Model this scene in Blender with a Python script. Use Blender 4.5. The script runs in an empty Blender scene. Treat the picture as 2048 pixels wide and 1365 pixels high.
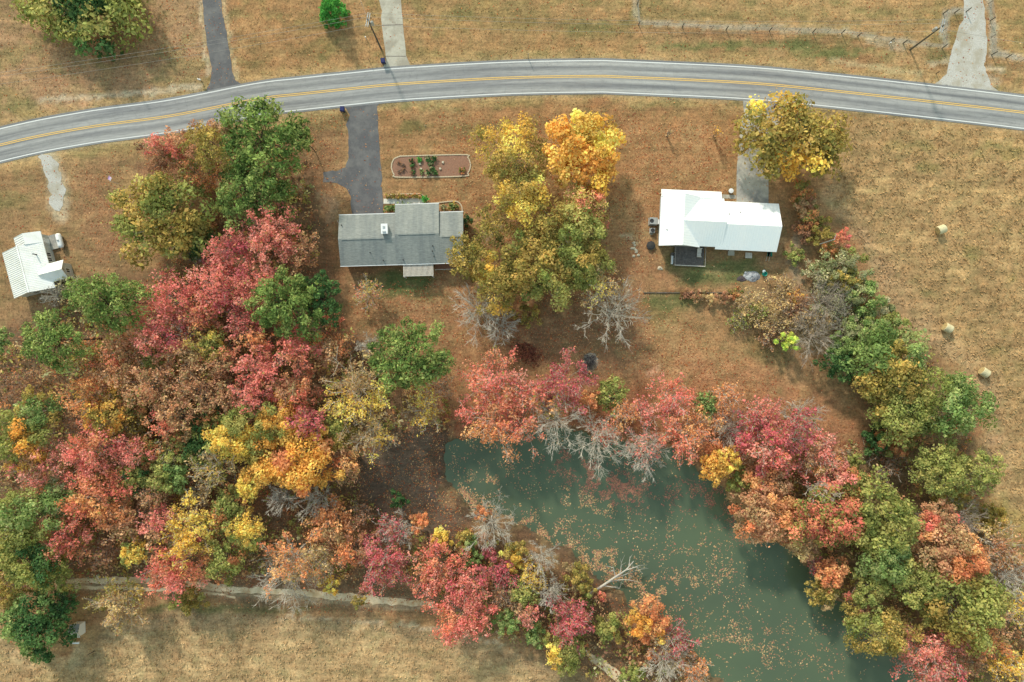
import bpy, math, random
import numpy as np

# ------------------------------------------------------------------ camera, sky, sun, exposure
SC = bpy.context.scene
S, H = 0.09, 120.0                       # metres per photo pixel on the ground, flying height
cam_d = bpy.data.cameras.new('camera'); cam = bpy.data.objects.new('camera', cam_d)
SC.collection.objects.link(cam); SC.camera = cam
cam.location = (0, 0, H); cam.rotation_euler = (0, 0, 0)
cam_d.sensor_width = 36; cam_d.lens = 36 * H / (2048 * S); cam_d.clip_end = 4000; cam_d.clip_start = 1

SUN_EL, SUN_AZ = math.radians(33), math.radians(-24)     # azimuth clockwise from +Y
w = bpy.data.worlds.new('World'); SC.world = w; w.use_nodes = True
nt = w.node_tree; bg = nt.nodes['Background']
sky = nt.nodes.new('ShaderNodeTexSky'); sky.sky_type = 'NISHITA'; sky.sun_disc = False
sky.sun_elevation = SUN_EL; sky.sun_rotation = SUN_AZ; sky.air_density = 3.5; sky.dust_density = 0.8; sky.ozone_density = 3.0
nt.links.new(sky.outputs[0], bg.inputs[0]); bg.inputs[1].default_value = 0.15
sun_d = bpy.data.lights.new('sun', 'SUN'); sun_d.energy = 2.4; sun_d.angle = math.radians(4); sun_d.color = (1.0, 0.93, 0.80)
sun = bpy.data.objects.new('sun', sun_d); SC.collection.objects.link(sun)
from mathutils import Vector, Matrix
sdir = Vector((math.sin(SUN_AZ) * math.cos(SUN_EL), math.cos(SUN_AZ) * math.cos(SUN_EL), math.sin(SUN_EL)))
sun.rotation_euler = sdir.to_track_quat('Z', 'Y').to_euler(); sun.location = (-60, 130, 150)
SC.view_settings.view_transform = 'Standard'; SC.view_settings.look = 'None'
SC.view_settings.gamma = 1; SC.view_settings.use_curve_mapping = False
SC.view_settings.exposure = 0.76
SC.render.resolution_x, SC.render.resolution_y = 1024, 682

# ------------------------------------------------------------------ helpers
COL = SC.collection
rng = np.random.default_rng(11)
PI = math.pi
def P(px, py, z=0.0):                    # a place in the photograph, at height z, in metres
    f = 1 - z / H
    return ((px - 1024) * S * f, (682.5 - py) * S * f)
def lin(c):
    c = np.asarray(c, float) / 255.0
    return np.where(c <= 0.04045, c / 12.92, ((c + 0.055) / 1.055) ** 2.4)
def alb(c, k=1.0): return lin(c) / 1.27 * k
def soften(c, a):                        # pull a colour towards its own grey
    c = np.asarray(c, float); return c * (1 - a) + c.dot([.3, .6, .1])[..., None] * a if c.ndim > 1 else c * (1 - a) + c.dot([.3, .6, .1]) * a

_tab = np.random.default_rng(5).random((256, 256))
def vn(x, y, seed=0):
    x = np.asarray(x, float) + seed * 17.31; y = np.asarray(y, float) - seed * 9.77
    xi = np.floor(x).astype(int); yi = np.floor(y).astype(int); fx = x - xi; fy = y - yi
    fx = fx * fx * (3 - 2 * fx); fy = fy * fy * (3 - 2 * fy)
    a = _tab[xi & 255, yi & 255]; b = _tab[(xi + 1) & 255, yi & 255]
    c = _tab[xi & 255, (yi + 1) & 255]; d = _tab[(xi + 1) & 255, (yi + 1) & 255]
    return (a * (1 - fx) + b * fx) * (1 - fy) + (c * (1 - fx) + d * fx) * fy
def fbm(x, y, seed=0, o=4):
    s = 0; a = 0.5; t = 0
    for i in range(o):
        s = s + a * vn(np.asarray(x) * 2 ** i, np.asarray(y) * 2 ** i, seed + i * 3); t += a; a *= 0.55
    return s / t
def sstep(a, b, x):
    t = np.clip((x - a) / (b - a), 0, 1); return t * t * (3 - 2 * t)
def polysd(poly, x, y):                  # signed distance to a polygon, positive inside
    poly = np.asarray(poly, float); x = np.asarray(x, float); y = np.asarray(y, float)
    d = np.full(x.shape, 1e18); ins = np.zeros(x.shape, bool)
    for i in range(len(poly)):
        x0, y0 = poly[i - 1]; x1, y1 = poly[i]; ex, ey = x1 - x0, y1 - y0
        t = np.clip(((x - x0) * ex + (y - y0) * ey) / (ex * ex + ey * ey + 1e-12), 0, 1)
        d = np.minimum(d, (x - x0 - t * ex) ** 2 + (y - y0 - t * ey) ** 2)
        if y0 != y1:
            c = ((y0 > y) != (y1 > y)) & (x < ex * (y - y0) / (y1 - y0) + x0); ins ^= c
    d = np.sqrt(d); return np.where(ins, d, -d)
def linesd(pts, x, y):
    pts = np.asarray(pts, float); d = np.full(np.shape(x), 1e18)
    for i in range(1, len(pts)):
        x0, y0 = pts[i - 1]; x1, y1 = pts[i]; ex, ey = x1 - x0, y1 - y0
        t = np.clip(((x - x0) * ex + (y - y0) * ey) / (ex * ex + ey * ey + 1e-12), 0, 1)
        d = np.minimum(d, (x - x0 - t * ex) ** 2 + (y - y0 - t * ey) ** 2)
    return np.sqrt(d)
def spline(pts, n=8):                    # Catmull-Rom
    p = np.asarray(pts, float); p = np.vstack([2 * p[0] - p[1], p, 2 * p[-1] - p[-2]]); out = []
    for i in range(1, len(p) - 2):
        for k in range(n):
            t = k / n
            out.append(0.5 * (2 * p[i] + (p[i + 1] - p[i - 1]) * t + (2 * p[i - 1] - 5 * p[i] + 4 * p[i + 1] - p[i + 2]) * t * t
                              + (3 * p[i] - p[i - 1] - 3 * p[i + 1] + p[i + 2]) * t ** 3))
    out.append(p[-2]); return np.array(out)

LABELS = {}
def tag(o, label, cat, group=None, kind=None):
    o['label'] = label; o['category'] = cat
    if group: o['group'] = group
    if kind: o['kind'] = kind
    return o
def link(o, parent=None):
    COL.objects.link(o)
    if parent is not None: o.parent = parent
    return o
def empty(name, loc=(0, 0, 0), rz=0.0):
    o = bpy.data.objects.new(name, None); COL.objects.link(o); o.location = loc; o.rotation_euler = (0, 0, rz)
    o.empty_display_size = 0.3; return o
def quads_mesh(name, v, nper, cols=None, smooth=False):
    """v: (n*nper,3) vertices of n separate polygons of nper corners, cols: (n,3) one colour each."""
    n = len(v) // nper; me = bpy.data.meshes.new(name)
    me.vertices.add(len(v)); me.vertices.foreach_set('co', np.ascontiguousarray(v, dtype=np.float32).ravel())
    me.loops.add(len(v)); me.loops.foreach_set('vertex_index', np.arange(len(v), dtype=np.int32))
    me.polygons.add(n); me.polygons.foreach_set('loop_start', np.arange(0, len(v), nper, dtype=np.int32))
    me.update(calc_edges=True)
    if cols is not None:
        a = me.attributes.new('col', 'FLOAT_COLOR', 'FACE')
        a.data.foreach_set('color', np.hstack([cols, np.ones((n, 1))]).astype(np.float32).ravel())
    return me
def mesh_vf(name, v, f, mat=None, smooth=False):
    me = bpy.data.meshes.new(name); me.from_pydata([tuple(map(float, p)) for p in v], [], [tuple(map(int, q)) for q in f]); me.update()
    if mat: me.materials.append(mat)
    if smooth: me.polygons.foreach_set('use_smooth', [True] * len(me.polygons))
    return me
class MB:
    def __init__(s): s.v = []; s.f = []
    def add(s, v, f):
        o = len(s.v); s.v += [tuple(p) for p in v]; s.f += [tuple(i + o for i in q) for q in f]; return s
    def box(s, x0, x1, y0, y1, z0, z1, rz=0, c=None):
        v = [(x, y, z) for z in (z0, z1) for x, y in ((x0, y0), (x1, y0), (x1, y1), (x0, y1))]
        if rz:
            cx, cy = c if c else ((x0 + x1) / 2, (y0 + y1) / 2); a, b = math.cos(rz), math.sin(rz)
            v = [(cx + (x - cx) * a - (y - cy) * b, cy + (x - cx) * b + (y - cy) * a, z) for x, y, z in v]
        return s.add(v, [(3, 2, 1, 0), (4, 5, 6, 7), (0, 1, 5, 4), (1, 2, 6, 5), (2, 3, 7, 6), (3, 0, 4, 7)])
    def slab(s, a, b, c, d, th=0.14):    # a sloping plate, top corners anticlockwise
        t = [a, b, c, d]; v = t + [(p[0], p[1], p[2] - th) for p in t]
        return s.add(v, [(0, 1, 2, 3), (7, 6, 5, 4), (0, 4, 5, 1), (1, 5, 6, 2), (2, 6, 7, 3), (3, 7, 4, 0)])
    def tube(s, p0, p1, r0, r1=None, n=8, caps=True):
        r1 = r0 if r1 is None else r1; p0 = Vector(p0); p1 = Vector(p1); d = (p1 - p0).normalized()
        a = d.orthogonal().normalized(); b = d.cross(a); v = []
        for p, r in ((p0, r0), (p1, r1)):
            v += [tuple(p + (a * math.cos(2 * PI * i / n) + b * math.sin(2 * PI * i / n)) * r) for i in range(n)]
        f = [(i, (i + 1) % n, n + (i + 1) % n, n + i) for i in range(n)]
        if caps: f += [tuple(range(n - 1, -1, -1)), tuple(range(n, 2 * n))]
        return s.add(v, f)
    def lathe(s, prof, n=16, c=(0, 0)):
        v = [(c[0] + r * math.cos(2 * PI * i / n), c[1] + r * math.sin(2 * PI * i / n), z) for r, z in prof for i in range(n)]; m = len(prof)
        f = [(k * n + i, k * n + (i + 1) % n, (k + 1) * n + (i + 1) % n, (k + 1) * n + i) for k in range(m - 1) for i in range(n)]
        f += [tuple(range(n - 1, -1, -1)), tuple(range((m - 1) * n, m * n))]
        return s.add(v, f)
    def build(s, name, mat, parent=None, smooth=False, loc=None):
        o = bpy.data.objects.new(name, mesh_vf(name, s.v, s.f, mat, smooth)); link(o, parent)
        if loc: o.location = loc
        return o

# ------------------------------------------------------------------ materials
def nodes(name):
    m = bpy.data.materials.new(name); m.use_nodes = True; t = m.node_tree
    return m, t, t.nodes['Principled BSDF']
def nd(t, kind, **kw):
    n = t.nodes.new(kind)
    for k, v in kw.items(): setattr(n, k, v)
    return n
def mathn(t, op, a, b=None):
    n = nd(t, 'ShaderNodeMath', operation=op)
    for i, q in enumerate((a, b)):
        if q is None: continue
        if hasattr(q, 'is_linked') or hasattr(q, 'links'): t.links.new(q, n.inputs[i])
        else: n.inputs[i].default_value = q
    return n.outputs[0]
def noise(t, vec, scale, detail=4, rough=0.6):
    n = nd(t, 'ShaderNodeTexNoise'); n.inputs['Scale'].default_value = scale; n.inputs['Detail'].default_value = detail
    n.inputs['Roughness'].default_value = rough
    if vec is not None: t.links.new(vec, n.inputs['Vector'])
    return n.outputs[0]
def ramp(t, fac, stops):
    r = nd(t, 'ShaderNodeValToRGB'); e = r.color_ramp.elements
    while len(e) < len(stops): e.new(0.5)
    for i, (p, c) in enumerate(stops):
        e[i].position = p; e[i].color = (*c, 1) if len(c) == 3 else c
    t.links.new(fac, r.inputs[0]); return r.outputs[0]
def mix(t, fac, a, b, mode='MIX'):
    n = nd(t, 'ShaderNodeMix', data_type='RGBA', blend_type=mode)
    for i, q in ((0, fac), (6, a), (7, b)):
        if isinstance(q, (int, float)): n.inputs[i].default_value = q
        elif isinstance(q, (tuple, list, np.ndarray)): n.inputs[i].default_value = (*[float(k) for k in q][:3], 1)
        else: t.links.new(q, n.inputs[i])
    return n.outputs[2]
def bump(t, bs, h, strength=0.5, dist=0.1):
    b = nd(t, 'ShaderNodeBump'); b.inputs['Strength'].default_value = strength; b.inputs['Distance'].default_value = dist
    t.links.new(h, b.inputs['Height']); t.links.new(b.outputs[0], bs.inputs['Normal'])
def speck(name, c, var=0.25, scale=3.0, rough=0.8, metal=0.0, bmp=0.0, c2=None, scale2=0.4, spec=0.3):
    """a plain surface with grain and broad blotches"""
    m, t, bs = nodes(name); g = nd(t, 'ShaderNodeTexCoord').outputs['Object']
    c = alb(c); f = noise(t, g, scale, 6, 0.7)
    k1 = ramp(t, f, [(0.3, tuple(c * (1 - var))), (0.7, tuple(np.minimum(c * (1 + var), 0.9)))])
    if c2 is not None:
        f2 = ramp(t, noise(t, g, scale2, 5, 0.65), [(0.45, (0, 0, 0)), (0.62, (1, 1, 1))])
        k1 = mix(t, f2, k1, tuple(alb(c2)))
    t.links.new(k1, bs.inputs['Base Color']); bs.inputs['Roughness'].default_value = rough
    bs.inputs['Metallic'].default_value = metal; bs.inputs['Specular IOR Level'].default_value = spec
    if bmp: bump(t, bs, f, bmp, 0.05)
    return m
def leafmat(name, tr=0.35):
    m = bpy.data.materials.new(name); m.use_nodes = True; t = m.node_tree; t.nodes.clear()
    a = nd(t, 'ShaderNodeAttribute', attribute_name='col'); d = nd(t, 'ShaderNodeBsdfDiffuse'); l = nd(t, 'ShaderNodeBsdfTranslucent')
    mx = nd(t, 'ShaderNodeMixShader'); mx.inputs[0].default_value = tr; o = nd(t, 'ShaderNodeOutputMaterial')
    t.links.new(a.outputs['Color'], d.inputs[0]); t.links.new(a.outputs['Color'], l.inputs[0])
    t.links.new(d.outputs[0], mx.inputs[1]); t.links.new(l.outputs[0], mx.inputs[2]); t.links.new(mx.outputs[0], o.inputs[0])
    return m
M = {}
M['leaf'] = leafmat('foliage', 0.38)
M['litter'] = leafmat('leaf_litter', 0.1)
M['bark_pale'] = speck('pale_bark', (196, 188, 176), 0.25, 2.0, 0.9)
M['bark_grey'] = speck('grey_bark', (166, 154, 142), 0.3, 2.0, 0.9)
M['bark_dark'] = speck('dark_bark', (88, 74, 64), 0.35, 2.0, 0.9)
M['concrete'] = speck('concrete', (186, 180, 166), 0.13, 3.0, 0.85, c2=(160, 152, 138), scale2=0.35)
M['concrete_light'] = speck('pale_concrete', (228, 222, 208), 0.08, 3.0, 0.85)
M['concrete_old'] = speck('stained_concrete', (182, 178, 168), 0.2, 1.0, 0.85, c2=(134, 134, 134), scale2=0.3)
M['asphalt'] = speck('dark_asphalt', (98, 97, 100), 0.16, 3.0, 0.9, c2=(118, 116, 116), scale2=0.35)
M['gravel'] = speck('gravel', (190, 186, 180), 0.3, 5.0, 0.95, bmp=0.5, c2=(172, 164, 150), scale2=0.35)
M['dirt'] = speck('dry_dirt', (228, 206, 172), 0.2, 2.0, 0.95, c2=(196, 168, 130), scale2=0.5)
M['dirt_grey'] = speck('grey_dirt', (168, 156, 142), 0.2, 4.0, 0.95, c2=(150, 134, 112), scale2=0.4)
m, t, bs = nodes('grey_shingle'); g = nd(t, 'ShaderNodeTexCoord').outputs['Object']
mp = nd(t, 'ShaderNodeMapping'); mp.inputs['Scale'].default_value = (0.9, 5.0, 5.0); t.links.new(g, mp.inputs[0]); f = noise(t, mp.outputs[0], 1.6, 6, 0.75)
mp = nd(t, 'ShaderNodeMapping'); mp.inputs['Scale'].default_value = (1.4, 0.16, 0.16); t.links.new(g, mp.inputs[0]); f2 = noise(t, mp.outputs[0], 0.7, 5, 0.6)
k = ramp(t, f, [(0.3, tuple(alb((122, 126, 124)))), (0.7, tuple(alb((166, 169, 165))))]); k = mix(t, 1.0, k, ramp(t, f2, [(0.35, (0.80, 0.82, 0.84)), (0.6, (1.06, 1.05, 1.03))]), 'MULTIPLY')
t.links.new(k, bs.inputs['Base Color']); bs.inputs['Roughness'].default_value = 0.95; bs.inputs['Specular IOR Level'].default_value = 0.15; bump(t, bs, f, 0.5, 0.05); M['shingle'] = m
M['white'] = speck('white_paint', (236, 236, 236), 0.05, 2.0, 0.5)
M['metal_white'] = speck('white_metal_roof', (255, 255, 255), 0.02, 1.0, 0.35, c2=(250, 253, 255), scale2=0.2, spec=0.5)
M['metal_old'] = speck('weathered_metal_roof', (250, 250, 248), 0.03, 1.5, 0.45, c2=(240, 240, 234), scale2=0.5, spec=0.5)
M['siding'] = speck('pale_siding', (196, 198, 194), 0.06, 2.0, 0.7)
M['brick'] = speck('tan_brick', (164, 120, 96), 0.22, 4.0, 0.85)
M['glass'] = speck('dark_window_glass', (46, 52, 60), 0.1, 1.0, 0.12, spec=0.6)
M['wood_dark'] = speck('weathered_dark_deck', (106, 98, 94), 0.4, 3.0, 0.85)
M['wood_grey'] = speck('grey_wood', (150, 142, 134), 0.22, 4.0, 0.85)
M['wood_pale'] = speck('pale_wood', (220, 210, 198), 0.2, 4.0, 0.8)
M['pole'] = speck('utility_pole_wood', (96, 92, 84), 0.2, 3.0, 0.9)
M['galv'] = speck('galvanised_steel', (178, 182, 184), 0.1, 3.0, 0.45, metal=0.3)
M['steel_dark'] = speck('dark_steel', (60, 58, 56), 0.15, 3.0, 0.7)
M['blue'] = speck('navy_plastic', (24, 34, 92), 0.1, 2.0, 0.45)
M['teal'] = speck('teal_plastic', (40, 150, 130), 0.12, 2.0, 0.5)
M['black'] = speck('black_metal', (58, 58, 60), 0.12, 2.0, 0.6)
M['ac'] = speck('air_conditioner_grey', (170, 172, 170), 0.08, 2.0, 0.5)
M['hay'] = speck('hay', (206, 196, 160), 0.25, 7.0, 0.95, bmp=0.6)
M['hay_end'] = speck('hay_end', (184, 164, 118), 0.3, 9.0, 0.95, bmp=0.6)
M['mulch'] = speck('mulch', (150, 112, 92), 0.25, 5.0, 0.95, bmp=0.5)
M['edging'] = speck('edging_stone', (206, 188, 160), 0.18, 1.2, 0.9)
M['rock'] = speck('pale_rock', (204, 192, 170), 0.18, 3.0, 0.9)
M['ash'] = speck('ash', (188, 188, 190), 0.3, 3.0, 0.95, c2=(120, 118, 122), scale2=1.2)
M['char'] = speck('charred_soil', (84, 74, 76), 0.4, 3.0, 0.95)
M['flag'] = speck('lavender_cloth', (176, 150, 196), 0.1, 3.0, 0.8)
M['yellow_line'] = speck('yellow_road_paint', (236, 192, 108), 0.10, 3.0, 0.8)
M['white_line'] = speck('white_road_paint', (222, 222, 222), 0.05, 3.0, 0.8)
M['copper'] = speck('wire', (150, 148, 145), 0.1, 2.0, 0.6)

# ------------------------------------------------------------------ the lie of the land
POND = spline([(893, 905), (905, 884), (960, 876), (1030, 866), (1100, 862), (1170, 870), (1240, 886), (1310, 894), (1350, 908), (1395, 945), (1435, 972), (1462, 1012), (1490, 1050),
               (1545, 1082), (1592, 1108), (1625, 1150), (1650, 1195), (1695, 1215), (1722, 1255), (1770, 1292), (1812, 1330), (1850, 1370), (1900, 1440), (1850, 1500),
               (1620, 1520), (1500, 1450), (1448, 1372), (1405, 1322), (1362, 1272), (1325, 1242), (1288, 1232), (1262, 1208), (1240, 1180), (1185, 1150), (1150, 1108), (1108, 1086),
               (1062, 1064), (1040, 1042), (1005, 1032), (965, 1034), (940, 1010), (908, 975), (892, 940), (893, 905)], 3)[:-1]
WATER_Z = -0.5
def pond_sd(px, py):
    d = polysd(POND, px, py) * S
    return d + (fbm(np.asarray(px) / 20.0, np.asarray(py) / 20.0, 31, 4) - 0.5) * 2.6
def ground_z(px, py):
    sd = pond_sd(px, py)
    return np.interp(sd, [-3.5, -1.2, 0, 1.0, 5], [0, -0.22, -0.5, -0.85, -1.9])
def gz(px, py): return float(ground_z(np.array([px]), np.array([py]))[0])

YEL = [(-1400, 720), (-700, 500), (-300, 372), (0, 290.5), (170, 256), (342, 232), (513, 199), (600, 188.5), (700, 178), (805, 168), (1010, 156.5), (1181, 153), (1250, 154.7), (1484, 165.6), (1640, 179.5), (1834, 200.5), (2048, 225.5), (2350, 264), (3000, 380), (3600, 520)]
CENTRE = spline([P(*p) for p in YEL], 10)
def offset(path, d):
    t = np.gradient(path, axis=0); t /= np.linalg.norm(t, axis=1)[:, None]
    return path + np.stack([-t[:, 1], t[:, 0]], 1) * np.asarray(d)[..., None] if np.ndim(d) else path + np.stack([-t[:, 1], t[:, 0]], 1) * d
def ribbon(name, path, d0, d1, z, mat, parent=None, uv=False):
    a, b = offset(path, d0), offset(path, d1); n = len(path)
    v = [(*p, z) for p in a] + [(*p, z) for p in b]
    f = [(i, i + 1, n + i + 1, n + i) if d0 < d1 else (n + i, n + i + 1, i + 1, i) for i in range(n - 1)]
    f = [q[::-1] for q in f] if d0 > d1 else f
    me = mesh_vf(name, v, f, mat)
    if uv:
        u = np.concatenate([[0], np.cumsum(np.linalg.norm(np.diff(path, axis=0), axis=1))])
        at = me.attributes.new('lane', 'FLOAT_VECTOR', 'POINT')
        at.data.foreach_set('vector', np.array([(u[i], d0, 0) for i in range(n)] + [(u[i], d1, 0) for i in range(n)], np.float32).ravel())
    return link(bpy.data.objects.new(name, me), parent)

# ------------------------------------------------------------------ ground sheet with its zones of grass, hay, litter and soil
FIELD_R = [(1700, 236), (1810, 244), (2400, 300), (2600, 1300), (2048, 1120), (1995, 1010), (1960, 900), (1980, 830), (1930, 740), (1830, 680), (1790, 620), (1740, 540), (1720, 480), (1640, 390), (1680, 330)]
FIELD_B = [(200, 1262), (330, 1224), (520, 1232), (700, 1240), (880, 1258), (1000, 1290), (1120, 1330), (1210, 1390), (1300, 1700), (-600, 1800), (-600, 1280), (0, 1268), (40, 1300), (130, 1318), (180, 1320)]
WOOD = [(-700, 700), (-20, 700), (60, 640), (180, 560), (300, 545), (420, 400), (250, 330), (380, 300), (600, 260), (640, 420), (650, 540), (690, 640), (760, 720), (900, 770), (900, 900), (870, 1000),
        (960, 1060), (1180, 1170), (1340, 1260), (1400, 1380), (1230, 1380), (1100, 1310), (900, 1230), (500, 1215), (200, 1190), (-700, 1240)]
WOOD_R = [(1480, 960), (1650, 900), (1740, 860), (1700, 690), (1640, 560), (1680, 500), (1760, 600), (1830, 680), (1960, 820), (1940, 900), (1990, 1010), (2060, 1100), (2500, 1350), (2400, 1700), (1880, 1420), (1700, 1230), (1600, 1110)]
BANK = [(880, 800), (1100, 760), (1400, 800), (1600, 860), (1720, 880), (1640, 960), (1450, 960), (1330, 900), (1150, 870), (900, 880)]
YARD_L = [(720, 900), (860, 830), (900, 890), (885, 960), (960, 1040), (900, 1090), (760, 1040), (700, 970)]
def ground_colour(px, py):
    wx = px + (fbm(px / 60, py / 60, 1) - 0.5) * 60; wy = py + (fbm(px / 60, py / 60, 9) - 0.5) * 60
    wx2 = px + (fbm(px / 18, py / 18, 14) - 0.5) * 26; wy2 = py + (fbm(px / 18, py / 18, 19) - 0.5) * 26
    n1 = fbm(px / 110, py / 80, 2); n2 = fbm(px / 38, py / 26, 5); n3 = fbm(px / 9, py / 7, 8, 3)
    c = np.empty(px.shape + (3,)); c[:] = lin((166, 122, 80))
    def put(m, col, k=1.0):
        m = (np.clip(m, 0, 1) * k)[..., None]; c[:] = c * (1 - m) + lin(col) * m
    def zone(poly, col, soft=12, k=1.0, w=True):
        put(sstep(-soft, soft, polysd(poly, wx if w else px, wy if w else py)), col, k)
    # broad drift of straw, rust and green over the lawns
    put(sstep(0.50, 0.68, n1), (178, 140, 92), 0.8); put(sstep(0.55, 0.75, n2), (152, 104, 66), 0.65)
    zone([(-900, -900), (400, -900), (410, 180), (200, 230), (-900, 520)], (172, 132, 98), 8, 0.8, False)
    zone([(445, -400), (760, -400), (770, 135), (480, 168)], (172, 126, 78), 6, 0.8, False)
    zone([(820, -400), (1270, -400), (1275, 60), (1290, 120), (830, 130)], (168, 128, 80), 8, 0.8)
    zone([(1275, -400), (1925, -400), (1925, 20), (1885, 25), (1882, 90), (1700, 62), (1280, 45)], (176, 138, 88), 6, 0.9, False)
    zone([(1980, -400), (2600, -400), (2600, 200), (2048, 120), (1990, 100)], (180, 142, 88), 6, 0.9, False)
    put(sstep(0.52, 0.66, fbm(px / 45, py / 26, 21)) * (py < 215 + (px < 700) * 100), (134, 124, 70), 0.5)
    # front lawns
    zone([(766, 215), (1480, 215), (1470, 420), (930, 420), (770, 390)], (164, 118, 72), 15, 0.8)
    zone([(1240, 240), (1480, 240), (1470, 380), (1300, 400), (1250, 560), (1230, 400)], (176, 124, 78), 22, 0.65)
    zone([(600, 230), (690, 235), (690, 330), (650, 420), (670, 560), (620, 540), (600, 400)], (142, 102, 72), 18, 0.8)
    zone([(-600, 460), (0, 335), (240, 300), (250, 460), (300, 540), (150, 600), (60, 660), (-600, 700)], (154, 118, 80), 16, 0.85)
    zone([(150, 340), (250, 320), (235, 520), (200, 520), (150, 430)], (162, 114, 78), 20, 0.7)
    # back lawns
    zone([(690, 560), (900, 560), (1240, 470), (1500, 620), (1720, 830), (1700, 900), (1480, 850), (1200, 810), (900, 790), (790, 660)], (168, 116, 76), 25, 0.75)
    zone([(1290, 590), (1450, 590), (1560, 690), (1660, 780), (1500, 760), (1320, 720)], (170, 126, 78), 25, 0.75)
    zone([(1000, 610), (1270, 560), (1300, 740), (1180, 770), (1020, 700)], (132, 98, 72), 30, 0.7)
    zone([(1350, 720), (1560, 720), (1740, 860), (1690, 900), (1500, 830), (1300, 800)], (180, 120, 80), 25, 0.65)
    zone([(1440, 590), (1650, 560), (1700, 690), (1600, 700), (1520, 660)], (168, 140, 104), 20, 0.8)
    # greener turf in uneven patches
    for cx, cy, rx, ry, k in ((840, 212, 90, 9, .75), (1000, 208, 70, 8, .45), (1340, 208, 90, 8, .45), (800, 565, 75, 26, .95), (850, 590, 45, 18, .5), (1440, 545, 95, 34, .85), (1350, 520, 26, 26, .7),
                              (1350, 605, 60, 12, .8), (1330, 640, 35, 30, .4), (1480, 90, 190, 10, .75), (1700, 106, 110, 9, .75), (1890, 118, 30, 12, .6), (45, 215, 34, 25, .55), (165, 300, 45, 14, .6), (20, 400, 50, 22, .4),
                              (500, 1218, 230, 9, .7), (1180, 60, 60, 22, .35), (1000, 30, 120, 18, .3), (960, 255, 90, 9, .4), (825, 255, 40, 14, .5), (1700, 300, 70, 10, .3), (2030, 770, 26, 60, .5), (1540, 700, 60, 30, .35), (1930, 630, 40, 30, .3),
                              (620, 45, 60, 18, .25), (640, 100, 60, 16, .3), (1420, 30, 160, 14, .3), (655, 240, 35, 22, .35), (770, 400, 30, 6, .3), (120, 560, 20, 30, .5)):
        q = np.sqrt(((wx2 - cx) / rx) ** 2 + ((wy2 - cy) / ry) ** 2) + (n2 - 0.5) * 1.0
        put(1 - sstep(0.55, 1.25, q), (98, 112, 58), k)
    # road verges: straw
    cl = linesd(YEL, px, py)
    put(sstep(30, 34, cl) * (1 - sstep(44, 62, cl + (n2 - .5) * 40)), (190, 156, 100), 0.6)
    put((1 - sstep(36, 44, cl + (n3 - .5) * 10)), (160, 140, 112), 0.6)
    q = linesd([(1130, 226), (1450, 250), (1700, 248), (2300, 310)], px, py)
    put(np.clip(np.sin((py - 0.12 * px) / 3.2), 0, 1) * (1 - sstep(20, 34, q)) * (px > 1600), (128, 98, 66), 0.6)
    # hay fields, woods, banks
    q = sstep(-10, 10, polysd(FIELD_R, wx2, wy2)); put(q, (181, 142, 92), 1)
    put(q * sstep(0.48, 0.7, n2), (194, 156, 100), 0.65); put(q * sstep(0.55, 0.75, fbm(px / 20, py / 12, 41)), (156, 118, 74), 0.65); put(q * sstep(0.6, 0.75, fbm(px / 70, py / 50, 43)), (146, 136, 72), 0.6)
    put(q * (1 - sstep(0, 60, linesd([(1640, 380), (1720, 480), (1790, 600), (1960, 780), (1990, 900)], wx, wy))), (190, 150, 116), 0.5)
    q = sstep(-10, 10, polysd(FIELD_B, wx2, wy2)); put(q, (184, 148, 102), 1)
    put(q * sstep(0.48, 0.7, n2), (198, 166, 116), 0.65); put(q * sstep(0.55, 0.75, fbm(px / 20, py / 12, 47)), (162, 122, 82), 0.6)
    put(q * (1 - sstep(0, 50, np.abs(polysd(FIELD_B, wx, wy)))), (170, 138, 104), 0.6)  # border of the field darkened: tree shade put into the colour
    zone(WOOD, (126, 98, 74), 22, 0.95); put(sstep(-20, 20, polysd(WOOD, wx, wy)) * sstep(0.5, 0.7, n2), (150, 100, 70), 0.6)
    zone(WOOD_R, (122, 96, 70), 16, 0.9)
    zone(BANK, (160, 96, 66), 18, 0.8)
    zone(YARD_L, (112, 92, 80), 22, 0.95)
    zone([(1890, 990), (2048, 1020), (2200, 1120), (2048, 1110), (1960, 1060)], (190, 158, 84), 14, 0.7)
    # bare strips: under the pasture fences, beside the gravel drive, worn and dug spots
    q = linesd([(1271, -20), (1272, 30), (1282, 46), (1400, 52), (1560, 58), (1690, 64), (1780, 82), (1880, 94)], wx2 * .5 + px * .5, wy2 * .5 + py * .5)
    put(1 - sstep(3.5, 8, q), (172, 154, 130), 0.9)
    q = linesd([(1888, 92), (1888, 26), (1932, 22)], wx2 * .5 + px * .5, wy2 * .5 + py * .5); put(1 - sstep(5, 9, q), (176, 162, 146), 0.95)
    q = linesd([(1974, -20), (1982, 30), (1988, 60), (1984, 104), (2060, 122), (2200, 150)], wx2 * .5 + px * .5, wy2 * .5 + py * .5); put(1 - sstep(5, 9, q), (176, 164, 150), 0.95)
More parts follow.
